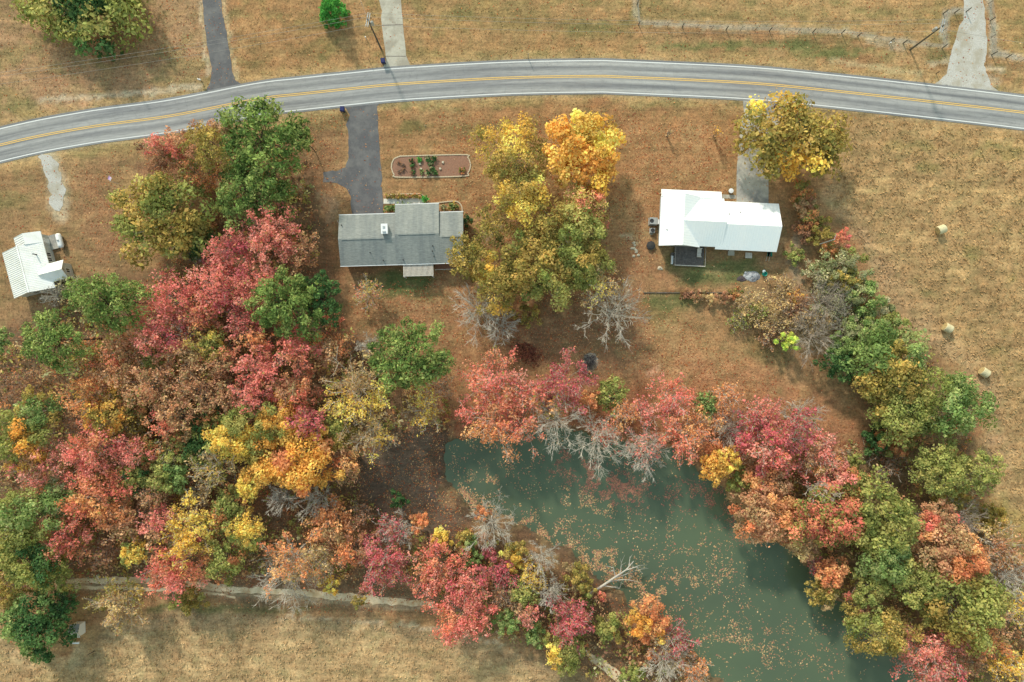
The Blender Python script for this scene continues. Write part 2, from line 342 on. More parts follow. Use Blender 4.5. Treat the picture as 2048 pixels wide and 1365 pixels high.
    for pts, wd, col, k in ([(80, 200), (260, 190), (400, 170)], 6, (196, 182, 164), .6), ([(720, 150), (600, 165), (480, 178)], 5, (196, 172, 120), .5), ([(1240, 466), (1262, 478), (1275, 482)], 3, (206, 176, 140), .8), \
            ([(400, 0), (408, 90), (418, 150)], 4, (205, 186, 160), .6), ([(446, 0), (458, 90), (472, 158)], 4, (200, 178, 140), .6), ([(1300, 750), (1318, 735)], 9, (206, 150, 120), .7), \
            ([(1600, 470), (1585, 520), (1600, 560)], 12, (188, 164, 138), .6), ([(1740, 80), (1800, 96)], 8, (188, 168, 146), .6), ([(1860, 128), (1895, 122)], 5, (206, 184, 160), .7), ([(1975, 137), (2000, 142)], 6, (206, 184, 160), .7), \
            ([(1660, 118), (1840, 150)], 6, (200, 180, 136), .5), ([(160, 1300), (150, 1330)], 14, (196, 176, 140), .5), ([(640, 392), (672, 412), (660, 440)], 10, (170, 140, 116), .5), ([(885, 880), (882, 920), (878, 965)], 6, (120, 116, 124), .8), \
            ([(860, 985), (915, 1010)], 12, (74, 66, 68), .7), ([(1040, 690), (1060, 712)], 11, (88, 56, 48), .8), ([(1180, 727), (1181, 728)], 16, (150, 140, 132), .6), ([(1420, 583), (1300, 584)], 3, (110, 78, 54), .8), ([(180, 430), (140, 470), (160, 540)], 5, (184, 132, 84), .4), ([(100, 1166), (300, 1170), (480, 1186), (640, 1196), (870, 1214)], 12, (178, 152, 122), .75), ([(820, 1252), (930, 1268), (1010, 1290)], 3, (206, 184, 156), .7), ([(560, 1236), (840, 1250)], 3, (200, 178, 150), .5), ([(98, 318), (112, 360), (118, 424)], 20, (186, 172, 150), .65), ([(1900, 150), (1990, 165)], 10, (180, 166, 148), .5):  # bluish mud left of the pond has its wet reflection put into the colour
        q = linesd(pts, wx2 * .6 + px * .4, wy2 * .6 + py * .4); put(1 - sstep(wd * .6, wd * 1.3, q), col, k)
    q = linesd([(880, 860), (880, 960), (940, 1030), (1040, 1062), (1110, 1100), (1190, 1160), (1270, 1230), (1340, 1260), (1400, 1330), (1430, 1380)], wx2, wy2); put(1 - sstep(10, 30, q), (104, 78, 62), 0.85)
    # pond bed
    put(sstep(-1.2, 0.2, pond_sd(px, py)), (86, 76, 60), 0.9)
    # fine drift
    n4 = fbm(px / 60, py / 5, 23, 4); n5 = fbm(px / 26, py / 22, 27, 4)
    put(sstep(.56, .72, n5) * (polysd(WOOD, px, py) < 0), (190, 150, 100), .35); put(sstep(.56, .7, fbm(px / 30, py / 20, 29, 4)) * (polysd(WOOD, px, py) < 0), (128, 112, 68), .35)
    q = sstep(0, 30, polysd(FIELD_R, px, py)); put(q * sstep(.2, 1, np.sin((py - 0.12 * px) / 5.5 + n2 * 5)), (150, 116, 74), .32)
    c *= (0.78 + 0.44 * n3)[..., None] * (0.80 + 0.40 * n2)[..., None] * (0.84 + 0.32 * n4)[..., None]
    return soften(c.reshape(-1, 3), .22).reshape(c.shape) / 1.27 * np.array([1.03, 1.02, .93])
xs = np.concatenate([[-2500, -1200, -600, -300, -170, -125], np.arange(-104, 104.1, 0.6), [125, 170, 300, 600, 1200, 2500]])
ys = np.concatenate([[-2500, -1200, -600, -300, -160, -100], np.arange(-74, 74.1, 0.6), [100, 160, 300, 600, 1200, 2500]])
gx, gy = np.meshgrid(xs, ys); gpx, gpy = gx / S + 1024, 682.5 - gy / S
gzv = ground_z(gpx, gpy)
hay = np.maximum(sstep(-5, 10, polysd(FIELD_R, gpx, gpy)), sstep(-5, 10, polysd(FIELD_B, gpx, gpy)))
gzv = gzv + (fbm(gpx / 9, gpy / 7, 51, 3) - 0.5) * 0.11 * hay * (np.abs(gx) < 105) - 0.02
clp = linesd(YEL, gpx, gpy); gzv = np.where(clp < 40, -0.02, gzv)
nx, ny = len(xs), len(ys); idx = np.arange(nx * ny).reshape(ny, nx)
fq = np.stack([idx[:-1, :-1], idx[:-1, 1:], idx[1:, 1:], idx[1:, :-1]], -1).reshape(-1, 4)
me = bpy.data.meshes.new('ground'); vv = np.stack([gx, gy, gzv], -1).reshape(-1, 3).astype(np.float32)
me.vertices.add(len(vv)); me.vertices.foreach_set('co', vv.ravel()); me.loops.add(fq.size); me.loops.foreach_set('vertex_index', fq.ravel().astype(np.int32))
me.polygons.add(len(fq)); me.polygons.foreach_set('loop_start', np.arange(0, fq.size, 4, dtype=np.int32)); me.update(calc_edges=True)
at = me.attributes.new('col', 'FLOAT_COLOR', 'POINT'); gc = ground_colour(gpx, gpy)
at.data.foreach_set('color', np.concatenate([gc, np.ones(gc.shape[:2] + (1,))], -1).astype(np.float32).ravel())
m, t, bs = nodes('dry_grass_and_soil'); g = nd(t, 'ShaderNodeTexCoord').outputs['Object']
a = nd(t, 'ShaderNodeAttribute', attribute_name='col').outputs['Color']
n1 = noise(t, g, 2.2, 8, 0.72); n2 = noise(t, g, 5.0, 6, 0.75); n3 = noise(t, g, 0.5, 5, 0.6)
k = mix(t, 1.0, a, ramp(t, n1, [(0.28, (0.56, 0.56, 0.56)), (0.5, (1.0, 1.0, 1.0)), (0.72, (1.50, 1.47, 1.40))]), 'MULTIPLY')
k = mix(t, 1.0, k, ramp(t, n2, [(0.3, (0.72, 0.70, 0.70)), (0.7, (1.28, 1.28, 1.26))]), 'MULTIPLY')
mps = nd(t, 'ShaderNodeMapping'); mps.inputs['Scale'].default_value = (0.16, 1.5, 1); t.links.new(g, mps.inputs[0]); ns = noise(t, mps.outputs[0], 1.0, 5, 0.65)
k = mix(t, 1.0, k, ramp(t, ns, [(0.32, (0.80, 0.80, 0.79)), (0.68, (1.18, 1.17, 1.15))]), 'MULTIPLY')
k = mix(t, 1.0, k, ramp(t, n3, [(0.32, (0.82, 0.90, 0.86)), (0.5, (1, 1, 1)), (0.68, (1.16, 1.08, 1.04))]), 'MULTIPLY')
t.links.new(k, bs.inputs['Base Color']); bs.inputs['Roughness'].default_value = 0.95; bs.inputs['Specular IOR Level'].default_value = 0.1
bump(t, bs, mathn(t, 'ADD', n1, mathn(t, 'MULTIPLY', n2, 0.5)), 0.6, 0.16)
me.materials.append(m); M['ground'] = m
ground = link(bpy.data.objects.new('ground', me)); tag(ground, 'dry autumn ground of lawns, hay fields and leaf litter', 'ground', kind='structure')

# ------------------------------------------------------------------ pond water
m, t, bs = nodes('pond_water'); g = nd(t, 'ShaderNodeTexCoord').outputs['Object']
f = noise(t, g, 0.035, 3, 0.5)
t.links.new(ramp(t, f, [(0.35, tuple(alb((80, 92, 74)))), (0.65, tuple(alb((94, 108, 82))))]), bs.inputs['Base Color'])
bs.inputs['Roughness'].default_value = 0.12; bs.inputs['IOR'].default_value = 1.33
bump(t, bs, noise(t, g, 1.6, 3, 0.6), 0.12, 0.05); M['water'] = m
pp = np.array([P(*p) for p in POND]); tg = np.roll(pp, -1, 0) - np.roll(pp, 1, 0); tg /= np.linalg.norm(tg, axis=1)[:, None]
ar = 0.5 * np.sum(pp[:, 0] * np.roll(pp[:, 1], -1) - np.roll(pp[:, 0], -1) * pp[:, 1])
nrm = np.stack([tg[:, 1], -tg[:, 0]], 1) * (1 if ar > 0 else -1)
wp = pp + nrm * 2.2
if ar < 0: wp = wp[::-1]
wo = link(bpy.data.objects.new('pond_water', mesh_vf('pond_water', [(*p, WATER_Z) for p in wp], [tuple(range(len(wp)))], M['water'])))
tag(wo, 'murky green pond water with drifting fallen leaves', 'water', kind='structure')

# ------------------------------------------------------------------ road
m, t, bs = nodes('worn_asphalt'); a = nd(t, 'ShaderNodeAttribute', attribute_name='lane').outputs['Vector']
g = nd(t, 'ShaderNodeTexCoord').outputs['Object']
sep = nd(t, 'ShaderNodeSeparateXYZ'); t.links.new(a, sep.inputs[0])
mp = nd(t, 'ShaderNodeMapping'); mp.inputs['Scale'].default_value = (0.035, 1.5, 1); t.links.new(a, mp.inputs[0])
st = noise(t, mp.outputs[0], 1.0, 6, 0.62)
mp2 = nd(t, 'ShaderNodeMapping'); mp2.inputs['Scale'].default_value = (0.5, 3.0, 1); t.links.new(a, mp2.inputs[0])
st2 = noise(t, mp2.outputs[0], 1.0, 6, 0.75)
wh = mathn(t, 'COSINE', mathn(t, 'MULTIPLY', mathn(t, 'SUBTRACT', mathn(t, 'ABSOLUTE', sep.outputs[1]), 0.75), 2 * PI / 1.55))
k = ramp(t, st, [(0.32, tuple(alb((126, 126, 129)))), (0.5, tuple(alb((152, 151, 151)))), (0.68, tuple(alb((170, 169, 167))))])
k = mix(t, 1.0, k, ramp(t, mathn(t, 'ADD', mathn(t, 'MULTIPLY', wh, 0.5), 0.5), [(0.0, (0.76, 0.77, 0.79)), (1.0, (1.12, 1.12, 1.12))]), 'MULTIPLY')
k = mix(t, 1.0, k, ramp(t, st2, [(0.3, (0.76, 0.76, 0.77)), (0.5, (1, 1, 1)), (0.66, (1.12, 1.12, 1.12))]), 'MULTIPLY')
vo = nd(t, 'ShaderNodeTexVoronoi', feature='DISTANCE_TO_EDGE'); vo.inputs['Scale'].default_value = 0.30
mp3 = nd(t, 'ShaderNodeMapping'); mp3.inputs['Scale'].default_value = (1.0, 0.4, 1); t.links.new(a, mp3.inputs[0])
mv = nd(t, 'ShaderNodeVectorMath', operation='ADD'); nn = nd(t, 'ShaderNodeTexNoise'); nn.inputs['Scale'].default_value = 0.8; t.links.new(g, nn.inputs[0])
t.links.new(mp3.outputs[0], mv.inputs[0]); t.links.new(nn.outputs[1], mv.inputs[1]); t.links.new(mv.outputs[0], vo.inputs['Vector'])
k = mix(t, 1.0, k, ramp(t, vo.outputs[0], [(0.0, (0.86, 0.86, 0.87)), (0.012, (1, 1, 1))]), 'MULTIPLY')
t.links.new(k, bs.inputs['Base Color']); bs.inputs['Roughness'].default_value = 0.85; bs.inputs['Specular IOR Level'].default_value = 0.3
M['road'] = m
road = ribbon('road', CENTRE, -3.25, 3.25, 0.02, M['road'], uv=True)
tag(road, 'curving two lane grey asphalt road', 'road', kind='structure')
ribbon('edge_line', CENTRE, -2.94, -2.76, 0.026, M['white_line'], road); ribbon('edge_line', CENTRE, 2.72, 2.90, 0.026, M['white_line'], road)
ribbon('centre_line', CENTRE, -0.21, -0.075, 0.026, M['yellow_line'], road); ribbon('centre_line', CENTRE, 0.075, 0.21, 0.026, M['yellow_line'], road)

def ragged(poly, amp, step=0.5, seed=0):
    p = np.array([P(*q) for q in poly]); out = []
    for i in range(len(p)):
        a, b = p[i], p[(i + 1) % len(p)]; n = max(1, int(np.linalg.norm(b - a) / step))
        out += [a + (b - a) * k / n for k in range(n)]
    out = np.array(out)
    if amp:
        out = out + np.stack([fbm(out[:, 0] * .9, out[:, 1] * .9, seed, 3) - .5, fbm(out[:, 0] * .9, out[:, 1] * .9, seed + 7, 3) - .5], 1) * amp * 2
    return out
def sheet(name, poly, z, mat, label, cat='driveway', amp=0.15, seed=0, th=0.0, kind='structure'):
    p = ragged(poly, amp, 0.5, seed)
    ar = np.sum(p[:, 0] * np.roll(p[:, 1], -1) - np.roll(p[:, 0], -1) * p[:, 1])
    if ar < 0: p = p[::-1]
    n = len(p); v = [(*q, z) for q in p] + [(*q, -0.06) for q in p]
    f = [tuple(range(n))] + [(i, n + i, n + (i + 1) % n, (i + 1) % n) for i in range(n)]
    o = link(bpy.data.objects.new(name, mesh_vf(name, v, f, mat))); tag(o, label, cat, kind=kind); return o
sheet('driveway', [(402, -60), (404, 0), (412, 80), (424, 140), (421, 165), (409, 190), (480, 176), (481, 168), (470, 160), (464, 140), (455, 80), (442, 0), (438, -60)], 0.012, M['asphalt'], 'narrow dark asphalt driveway across the road at the top left', amp=0.25, seed=1)
cd = sheet('driveway', [(756, -60), (758, 0), (764, 22), (762, 36), (766, 70), (771, 105), (772, 120), (762, 144), (820, 138), (819, 128), (812, 112), (807, 60), (802, 0), (800, -60)], 0.014, M['concrete'], 'pale concrete driveway beside the utility pole at the top', amp=0.08, seed=2)
sheet('driveway', [(690, 216), (700, 232), (693, 250), (697, 262), (697, 318), (690, 334), (672, 342), (648, 343), (645, 366), (674, 367), (692, 377), (701, 393), (705, 432), (705, 445), (768, 445), (766, 420), (763, 350), (757, 270), (755, 214), (760, 204), (690, 214)], 0.013, M['asphalt'], 'T shaped dark asphalt driveway leading to the grey house', amp=0.22, seed=3)
sheet('driveway', [(1473, 418), (1473, 365), (1474, 330), (1478, 290), (1481, 255), (1488, 225), (1486, 202), (1596, 212), (1575, 228), (1545, 260), (1534, 300), (1537, 335), (1566, 338), (1567, 347), (1545, 352), (1537, 362), (1537, 418)], 0.014, M['concrete_old'], 'stained grey concrete driveway leading to the white roofed house', amp=0.06, seed=4)
sheet('gravel_drive', [(1926, -60), (1930, 0), (1926, 40), (1914, 70), (1904, 104), (1893, 146), (1866, 168), (2004, 188), (1982, 168), (1968, 132), (1974, 104), (1972, 60), (1966, 0), (1960, -60)], 0.012, M['gravel'], 'grey gravel drive between the pasture fences at the top right', amp=0.4, seed=5)
sheet('gravel_pad', [(82, 314), (106, 310), (112, 332), (120, 350), (132, 378), (127, 408), (116, 424), (102, 408), (98, 372), (90, 340)], 0.012, M['gravel'], 'short pale gravel patch below the road at the left', 'gravel', amp=1.0, seed=6)
sheet('dirt_track', [(110, 1158), (250, 1154), (420, 1166), (480, 1174), (620, 1180), (720, 1190), (870, 1204), (870, 1216), (720, 1206), (600, 1192), (470, 1186), (300, 1168), (110, 1166)], 0.010, M['dirt'], 'pale upper rut of the dirt track below the wood', 'track', amp=0.35, seed=7)
sheet('dirt_track', [(150, 1172), (330, 1176), (440, 1188), (470, 1193), (470, 1197), (440, 1192), (330, 1182), (150, 1178)], 0.010, M['dirt'], 'pale lower rut of the dirt track below the wood', 'track', amp=0.3, seed=8)
sheet('dirt_track', [(1172, 1300), (1200, 1312), (1240, 1345), (1290, 1400), (1262, 1400), (1215, 1350), (1180, 1322)], 0.010, M['dirt'], 'pale end of the dirt track at the bottom edge near the pond', 'track', amp=0.5, seed=9)
sheet('front_path', [(767, 398), (840, 397), (848, 402), (848, 415), (838, 415), (836, 407), (767, 408)], 0.03, M['concrete_light'], 'pale concrete path to the front door of the grey house', 'path', amp=0.03)
sheet('walkway', [(1440, 389), (1472, 391), (1472, 398), (1440, 397)], 0.018, M['concrete'], 'short pale walkway from the driveway to the white roofed house', 'path', amp=0.02)

for (x0, y0, x1, y1) in ((764, 51, 806, 50), (771, 113, 812, 113)):
    a_, b_ = Vector((*P(x0, y0), 0)), Vector((*P(x1, y1), 0)); d_ = (b_ - a_).normalized(); nn_ = Vector((-d_.y, d_.x, 0)) * .05
    MB().add([(*(a_ - nn_)[:2], .018), (*(b_ - nn_)[:2], .018), (*(b_ + nn_)[:2], .018), (*(a_ + nn_)[:2], .018)], [(0, 1, 2, 3)]).build('expansion_joint', M['char'], cd)

# ------------------------------------------------------------------ houses
def gable_x(mb, x0, x1, ye0, ye1, yr, ze, zr, th=0.16):       # ridge along x
    mb.slab((x0, ye0, ze), (x1, ye0, ze), (x1, yr, zr), (x0, yr, zr), th)
    mb.slab((x0, yr, zr), (x1, yr, zr), (x1, ye1, ze), (x0, ye1, ze), th)
def gable_y(mb, y0, y1, xe0, xe1, xr, ze, zr, th=0.16, ze1=None):
    ze1 = ze if ze1 is None else ze1
    mb.slab((xe0, y1, ze), (xe0, y0, ze), (xr, y0, zr), (xr, y1, zr), th)
    mb.slab((xr, y1, zr), (xr, y0, zr), (xe1, y0, ze1), (xe1, y1, ze1), th)
def seams(a, b, c, d, step, w=0.04, h=0.022):                  # standing seams from eave a-b up to ridge d-c
    mb = MB(); a, b, c, d = map(Vector, (a, b, c, d)); n = int((b - a).length / step); e = (b - a).normalized() * w
    nrm = (b - a).cross(d - a).normalized() * h
    for i in range(n + 1):
        t = (i + 0.02) / (n + 0.04); p = a.lerp(b, t); q = d.lerp(c, t)
        v = [p - e, p + nrm, p + e, q - e, q + nrm, q + e]; mb.add([tuple(k) for k in v], [(0, 1, 4, 3), (1, 2, 5, 4), (0, 2, 1), (3, 4, 5)])
    return mb
def body_x(mb, x0, x1, y0, y1, yr, ze, zr):
    v = [(x, y, z) for x in (x0, x1) for y, z in ((y0, 0), (y1, 0), (y1, ze), (yr, zr), (y0, ze))]
    mb.add(v, [(0, 4, 3, 2, 1), (5, 6, 7, 8, 9), (0, 1, 6, 5), (1, 2, 7, 6), (2, 3, 8, 7), (3, 4, 9, 8), (4, 0, 5, 9)])
def body_y(mb, y0, y1, x0, x1, xr, ze, zr):
    v = [(x, y, z) for y in (y0, y1) for x, z in ((x0, 0), (x1, 0), (x1, ze), (xr, zr), (x0, ze))]
    mb.add(v, [(0, 1, 2, 3, 4), (5, 9, 8, 7, 6), (0, 5, 6, 1), (1, 6, 7, 2), (2, 7, 8, 3), (3, 8, 9, 4), (4, 9, 5, 0)])
def window(par, x, y, z, w, h, face, name='window'):          # face: 'x+','x-','y+','y-'
    s = 1 if face[1] == '+' else -1; fr = MB(); gl = MB(); d = 0.05
    def bx(mb, a0, a1, z0, z1, t0, t1):
        t0, t1 = sorted((t0 * s, t1 * s))
        if face[0] == 'x': mb.box(x + t0, x + t1, y + a0, y + a1, z0, z1)
        else: mb.box(x + a0, x + a1, y + t0, y + t1, z0, z1)
    for a0, a1, z0, z1 in ((-w / 2 - .08, -w / 2, z, z + h), (w / 2, w / 2 + .08, z, z + h), (-w / 2 - .08, w / 2 + .08, z - .08, z), (-w / 2 - .08, w / 2 + .08, z + h, z + h + .08), (-.03, .03, z, z + h)):
        bx(fr, a0, a1, z0, z1, -.02, d)
    bx(gl, -w / 2, w / 2, z, z + h, -.03, .02)
    o = gl.build(name, M['glass'], par); fr.build('frame', M['white'], o); return o
def door(par, x, y, w, h, face, mat='white'):
    s = 1 if face[1] == '+' else -1; mb = MB(); t0, t1 = sorted((-.03 * s, .05 * s)); kn = MB()
    if face[0] == 'x': mb.box(x + t0, x + t1, y - w / 2, y + w / 2, 0.15, 0.15 + h); kn.box(x + .05 * s - .03, x + .05 * s + .06, y + w / 2 - .15, y + w / 2 - .08, 1.1, 1.2)
    else: mb.box(x - w / 2, x + w / 2, y + t0, y + t1, 0.15, 0.15 + h); kn.box(x + w / 2 - .15, x + w / 2 - .08, y + .05 * s - .03, y + .05 * s + .06, 1.1, 1.2)
    o = mb.build('door', M[mat], par); kn.build('handle', M['steel_dark'], o); return o

# grey shingled house
gh = empty('house', (*P(681, 532, 2.8), 0), math.radians(1.65))
tag(gh, 'long house with grey shingle roof and white chimney box', 'house')
mb = MB(); body_x(mb, .4, 10.0, .5, 8.4, 4.45, 2.58, 3.7); body_x(mb, 9.95, 17.3, .5, 9.9, 5.0, 2.58, 3.85); body_x(mb, 17.2, 21.2, .48, 8.4, 4.45, 2.58, 3.7)
mb.build('wall', M['brick'], gh)
EZ, SL = 2.8, 0.27
mb = MB(); zl = EZ + SL * 4.45; gable_x(mb, 0, 9.93, -.02, 8.9, 4.45, EZ, zl); r = mb.build('roof', M['shingle'], gh)
MB().box(0.6, 9.0, 4.33, 4.57, zl - .02, zl + .06).build('ridge_vent', M['shingle'], r)
mb = MB(); zm = EZ + SL * 5.0 + .02; gable_x(mb, 9.9, 17.6, 0.0, 10.45, 5.0, EZ + .02, zm); mb.slab((9.9, 5, zm), (17.6, 5, zm), (17.6, 10.45, EZ), (9.9, 10.45, EZ), .2); r = mb.build('roof', M['shingle'], gh)
MB().box(10.5, 16.9, 4.88, 5.12, zm - .02, zm + .06).build('ridge_vent', M['shingle'], r)
mb = MB(); gable_x(mb, 17.57, 21.8, -.01, 8.88, 4.43, EZ - .01, zl - .01); r = mb.build('roof', M['shingle'], gh)
MB().box(18.0, 21.2, 4.31, 4.55, zl - .03, zl + .05).build('ridge_vent', M['shingle'], r)
for x0, x1, y in ((-.05, 9.88, 8.95), (9.88, 17.63, 10.5), (17.65, 21.85, 8.93), (-.05, 21.85, -.09)):
    MB().box(x0, x1, y - .07, y + .07, EZ - .22, EZ - .04).build('gutter', M['white'], gh)
mb = MB(); mb.box(7.75, 8.75, 5.15, 6.75, 2.9, 4.75); ch = mb.build('chimney', M['white'], gh)
MB().box(7.68, 8.82, 5.08, 6.82, 4.75, 4.83).build('cap', M['white'], ch); MB().box(7.95, 8.5, 5.3, 5.55, 4.82, 4.98).build('flue', M['galv'], ch); MB().box(8.0, 8.4, 6.0, 6.4, 4.82, 4.9).build('flue', M['galv'], ch)
for x, y in ((16.4, 2.9), (16.3, 2.0), (16.5, 1.15), (7.63, .7), (11.1, .68), (.55, 7.0)):
    z = EZ + SL * min(y, 8.9 - y); MB().tube((x, y, z - .1), (x, y, z + .38), .09, n=8).build('vent_pipe', M['steel_dark'], gh)
z = EZ + SL * 2.0; MB().tube((5.5, 2, z - .1), (5.5, 2, z + 1.1), .06, n=6).build('vent_pipe', M['steel_dark'], gh)
for x in (2.0, 4.6, 7.4, 18.7, 20.2): window(gh, x, .5 if x < 17 else .48, 1.0, 1.1, 1.2, 'y-')
for x in (12.0, 15.2): window(gh, x, 9.9, 1.0, 1.2, 1.3, 'y+')
for x in (2.6, 5.4, 19.2): window(gh, x, 8.4, 1.0, 1.2, 1.2, 'y+')
window(gh, .4, 2.5, 1.0, 1.0, 1.2, 'x-'); window(gh, 21.2, 3.0, 1.0, 1.0, 1.2, 'x+')
door(gh, 13.6, 9.9, .95, 2.05, 'y+'); door(gh, 13.4, .5, 1.7, 2.05, 'y-', 'glass')
MB().tube((-1.1, 8.6, 0), (-.25, 7.6, 2.5), .05, n=5).build('brace_pole', M['galv'], gh)
# slatted patio cover behind it
pc = empty('patio_cover', gh.matrix_basis @ Vector((10.9, -2.2, 0)), math.radians(1.65)); tag(pc, 'slatted pale wooden patio cover on the back of the grey house', 'patio cover')
for i in range(25):
    x = .08 + i * .214; MB().box(x, x + .12, .02, 2.1, 2.42, 2.52).build('slat', M['wood_pale'], pc)
for y in (.05, 1.95): MB().box(0, 5.35, y, y + .1, 2.28, 2.415).build('beam', M['white'], pc)
for x in (.15, 5.1): MB().box(x, x + .12, -.1, .03, 0, 2.42).build('post', M['white'], pc)
dk = empty('deck', gh.matrix_basis @ Vector((16.4, -.9, 0)), math.radians(1.65)); tag(dk, 'narrow red brown wooden deck along the back of the grey house', 'deck')
for i in range(5): MB().box(0, 4.6, i * .25, i * .25 + .23, .45, .5).build('plank', M['brick'], dk)
MB().box(0, 4.6, -.12, -.04, 1.2, 1.28).build('rail', M['wood_pale'], dk)
for i in range(4): MB().box(i * 1.5, i * 1.5 + .1, -.13, -.03, 0, 1.2).build('post', M['wood_pale'], dk)

# white metal roofed house
wr = math.radians(-2.65)
wh = empty('house', (*P(1318, 490, 2.8), 0), wr); tag(wh, 'house with bright white metal roof and back deck', 'house')
mb = MB(); body_y(mb, .3, 8.6, .4, 6.6, 3.65, 2.5, 4.5); body_x(mb, 3.0, 10.8, .5, 8.1, 4.1, 2.55, 4.6); body_x(mb, 10.7, 20.3, .2, 7.8, 3.85, 2.45, 4.3); mb.build('wall', M['siding'], wh)
r1 = MB(); gable_y(r1, -.15, 8.75, 0, 7.15, 3.65, 2.8, 5.0); ro = r1.build('roof', M['metal_white'], wh)
s = seams((7.15, -.1, 2.8), (7.15, 8.7, 2.8), (3.65, 8.7, 5.0), (3.65, -.1, 5.0), .42); s.build('seams', M['metal_white'], ro)['kind'] = 'stuff'
s = seams((0, 8.7, 2.8), (0, -.1, 2.8), (3.65, -.1, 5.0), (3.65, 8.7, 5.0), .42); s.build('seams', M['metal_white'], ro)['kind'] = 'stuff'
r2 = MB(); gable_x(r2, 3.5, 11.05, .08, 8.62, 4.12, 2.84, 5.04); ro = r2.build('roof', M['metal_white'], wh)
seams((4.0, .08, 2.84), (11.0, .08, 2.84), (11.0, 4.12, 5.04), (4.0, 4.12, 5.04), .42).build('seams', M['metal_white'], ro)['kind'] = 'stuff'
seams((11.0, 8.62, 2.84), (4.0, 8.62, 2.84), (4.0, 4.12, 5.04), (11.0, 4.12, 5.04), .42).build('seams', M['metal_white'], ro)['kind'] = 'stuff'
r3 = MB(); gable_x(r3, 9.9, 20.75, -.3, 8.2, 3.86, 2.68, 4.72); ro = r3.build('roof', M['metal_white'], wh)
seams((10.0, -.3, 2.68), (20.7, -.3, 2.68), (20.7, 3.86, 4.72), (10.0, 3.86, 4.72), .42).build('seams', M['metal_white'], ro)['kind'] = 'stuff'
seams((20.7, 8.2, 2.68), (10.0, 8.2, 2.68), (10.0, 3.86, 4.72), (20.7, 3.86, 4.72), .42).build('seams', M['metal_white'], ro)['kind'] = 'stuff'
r4 = MB(); r4.slab((0.02, 8.5, 3.02), (0.02, 9.86, 2.55), (10.62, 9.86, 2.55), (10.62, 8.5, 3.02), .12); r4.f = [q[::-1] for q in r4.f]; r4.build('porch_roof', M['metal_white'], wh)
for x in (.3, 3.6, 7.0, 10.3): MB().box(x, x + .12, 9.55, 9.67, 0, 2.5).build('porch_post', M['white'], wh)
for x in (1.4, 5.2, 9.2): window(wh, x, 8.6 if x < 6.6 else 8.1, 1.0, 1.1, 1.2, 'y+')
for x in (13.0, 17.5): window(wh, x, 7.8, 1.0, 1.2, 1.2, 'y+')
for x in (12.0, 18.7): window(wh, x, .2, 1.0, 1.1, 1.1, 'y-')
window(wh, .4, 2.0, 1.0, 1.0, 1.2, 'x-'); window(wh, .4, 6.4, 1.0, 1.0, 1.2, 'x-'); window(wh, 20.3, 3.8, 1.0, 1.0, 1.2, 'x+')
door(wh, 7.6, 8.1, .95, 2.05, 'y+'); door(wh, 7.0, .5, 1.6, 2.05, 'y-', 'glass'); door(wh, 13.7, .2, .95, 2.0, 'y-'); door(wh, 16.7, .2, .95, 2.0, 'y-')
for x, y, z in ((11.75, 5.75, 3.8), (1.1, 2.6, 3.3), (13.7, 6.2, 3.5)):
    MB().tube((x, y, z), (x, y, z + .42), .07, n=6).build('vent_pipe', M['steel_dark'], wh)
MB().box(-.06, .06, 1.0, 8.6, 2.5, 2.68).build('gutter', M['galv'], wh)
Wm = Matrix.Translation((*P(1318, 490, 2.8), 0)) @ Matrix.Rotation(wr, 4, 'Z')
def wloc(x, y, z=0): return tuple(Wm @ Vector((x, y, z)))
# its back deck
dk = empty('deck', wloc(2.75, -3.25), wr); tag(dk, 'dark weathered wooden back deck with railings beside the white roofed house', 'deck')
for i in range(24):
    x = .55 + i * .222; MB().box(x, x + .2, .05, 3.55, .5, .56).build('plank', M['wood_dark'], dk)
MB().box(.5, 5.95, 0, .05, .2, .55).build('fascia', M['wood_grey'], dk)
for x in (.5, 5.85):
    MB().box(x, x + .09, .05, 3.5, 1.4, 1.47).build('rail', M['wood_grey'], dk)
    for k in range(4): MB().box(x, x + .09, .05 + k * 1.12, .14 + k * 1.12, 0, 1.4).build('post', M['wood_grey'], dk)
MB().box(.5, 5.95, -.04, .05, 1.4, 1.47).build('rail', M['wood_pale'], dk)
for k in range(1, 5): MB().box(.5 + k * 1.09, .59 + k * 1.09, -.04, .05, 0, 1.4).build('post', M['wood_grey'], dk)
for k in range(4): MB().box(0, .48, 1.2 + .28 * k, 1.46 + .28 * k, .05, .12 + .11 * k).build('step', M['wood_dark'], dk)
bn = empty('bench', wloc(2.75, -3.0), wr); tag(bn, 'white bench at the left end of the dark deck', 'bench')
MB().box(0, .42, 0, 1.5, .42, .47).build('seat', M['white'], bn); MB().box(0, .06, 0, 1.5, .5, .9).build('backrest', M['white'], bn)
for x in (.04, .34):
    for y in (.05, 1.38): MB().box(x, x + .06, y, y + .06, 0, .42).build('leg', M['white'], bn)
def chair(name, x, y, z, rz, label, mat='wood_grey', s=1.0):
    c = empty(name, wloc(x, y, z), wr + rz); tag(c, label, 'chair', 'chairs on the deck'); MB().box(-.3 * s, .3 * s, -.3 * s, .3 * s, .38, .44).build('seat', M[mat], c); MB().box(-.3 * s, .3 * s, .25 * s, .31 * s, .47, .95).build('backrest', M[mat], c)
    for a in (-.27, .22):
        for b in (-.27, .22): MB().box(a * s, a * s + .05, b * s, b * s + .05, 0, .38).build('leg', M[mat], c)
chair('chair', 7.65, -.45, .56, 0, 'pale patio chair on the deck, nearer the house wall', 'wood_pale', 1.3)
chair('chair', 7.6, -1.25, .56, PI, 'pale patio chair on the deck, farther from the house wall', 'wood_pale', 1.2)
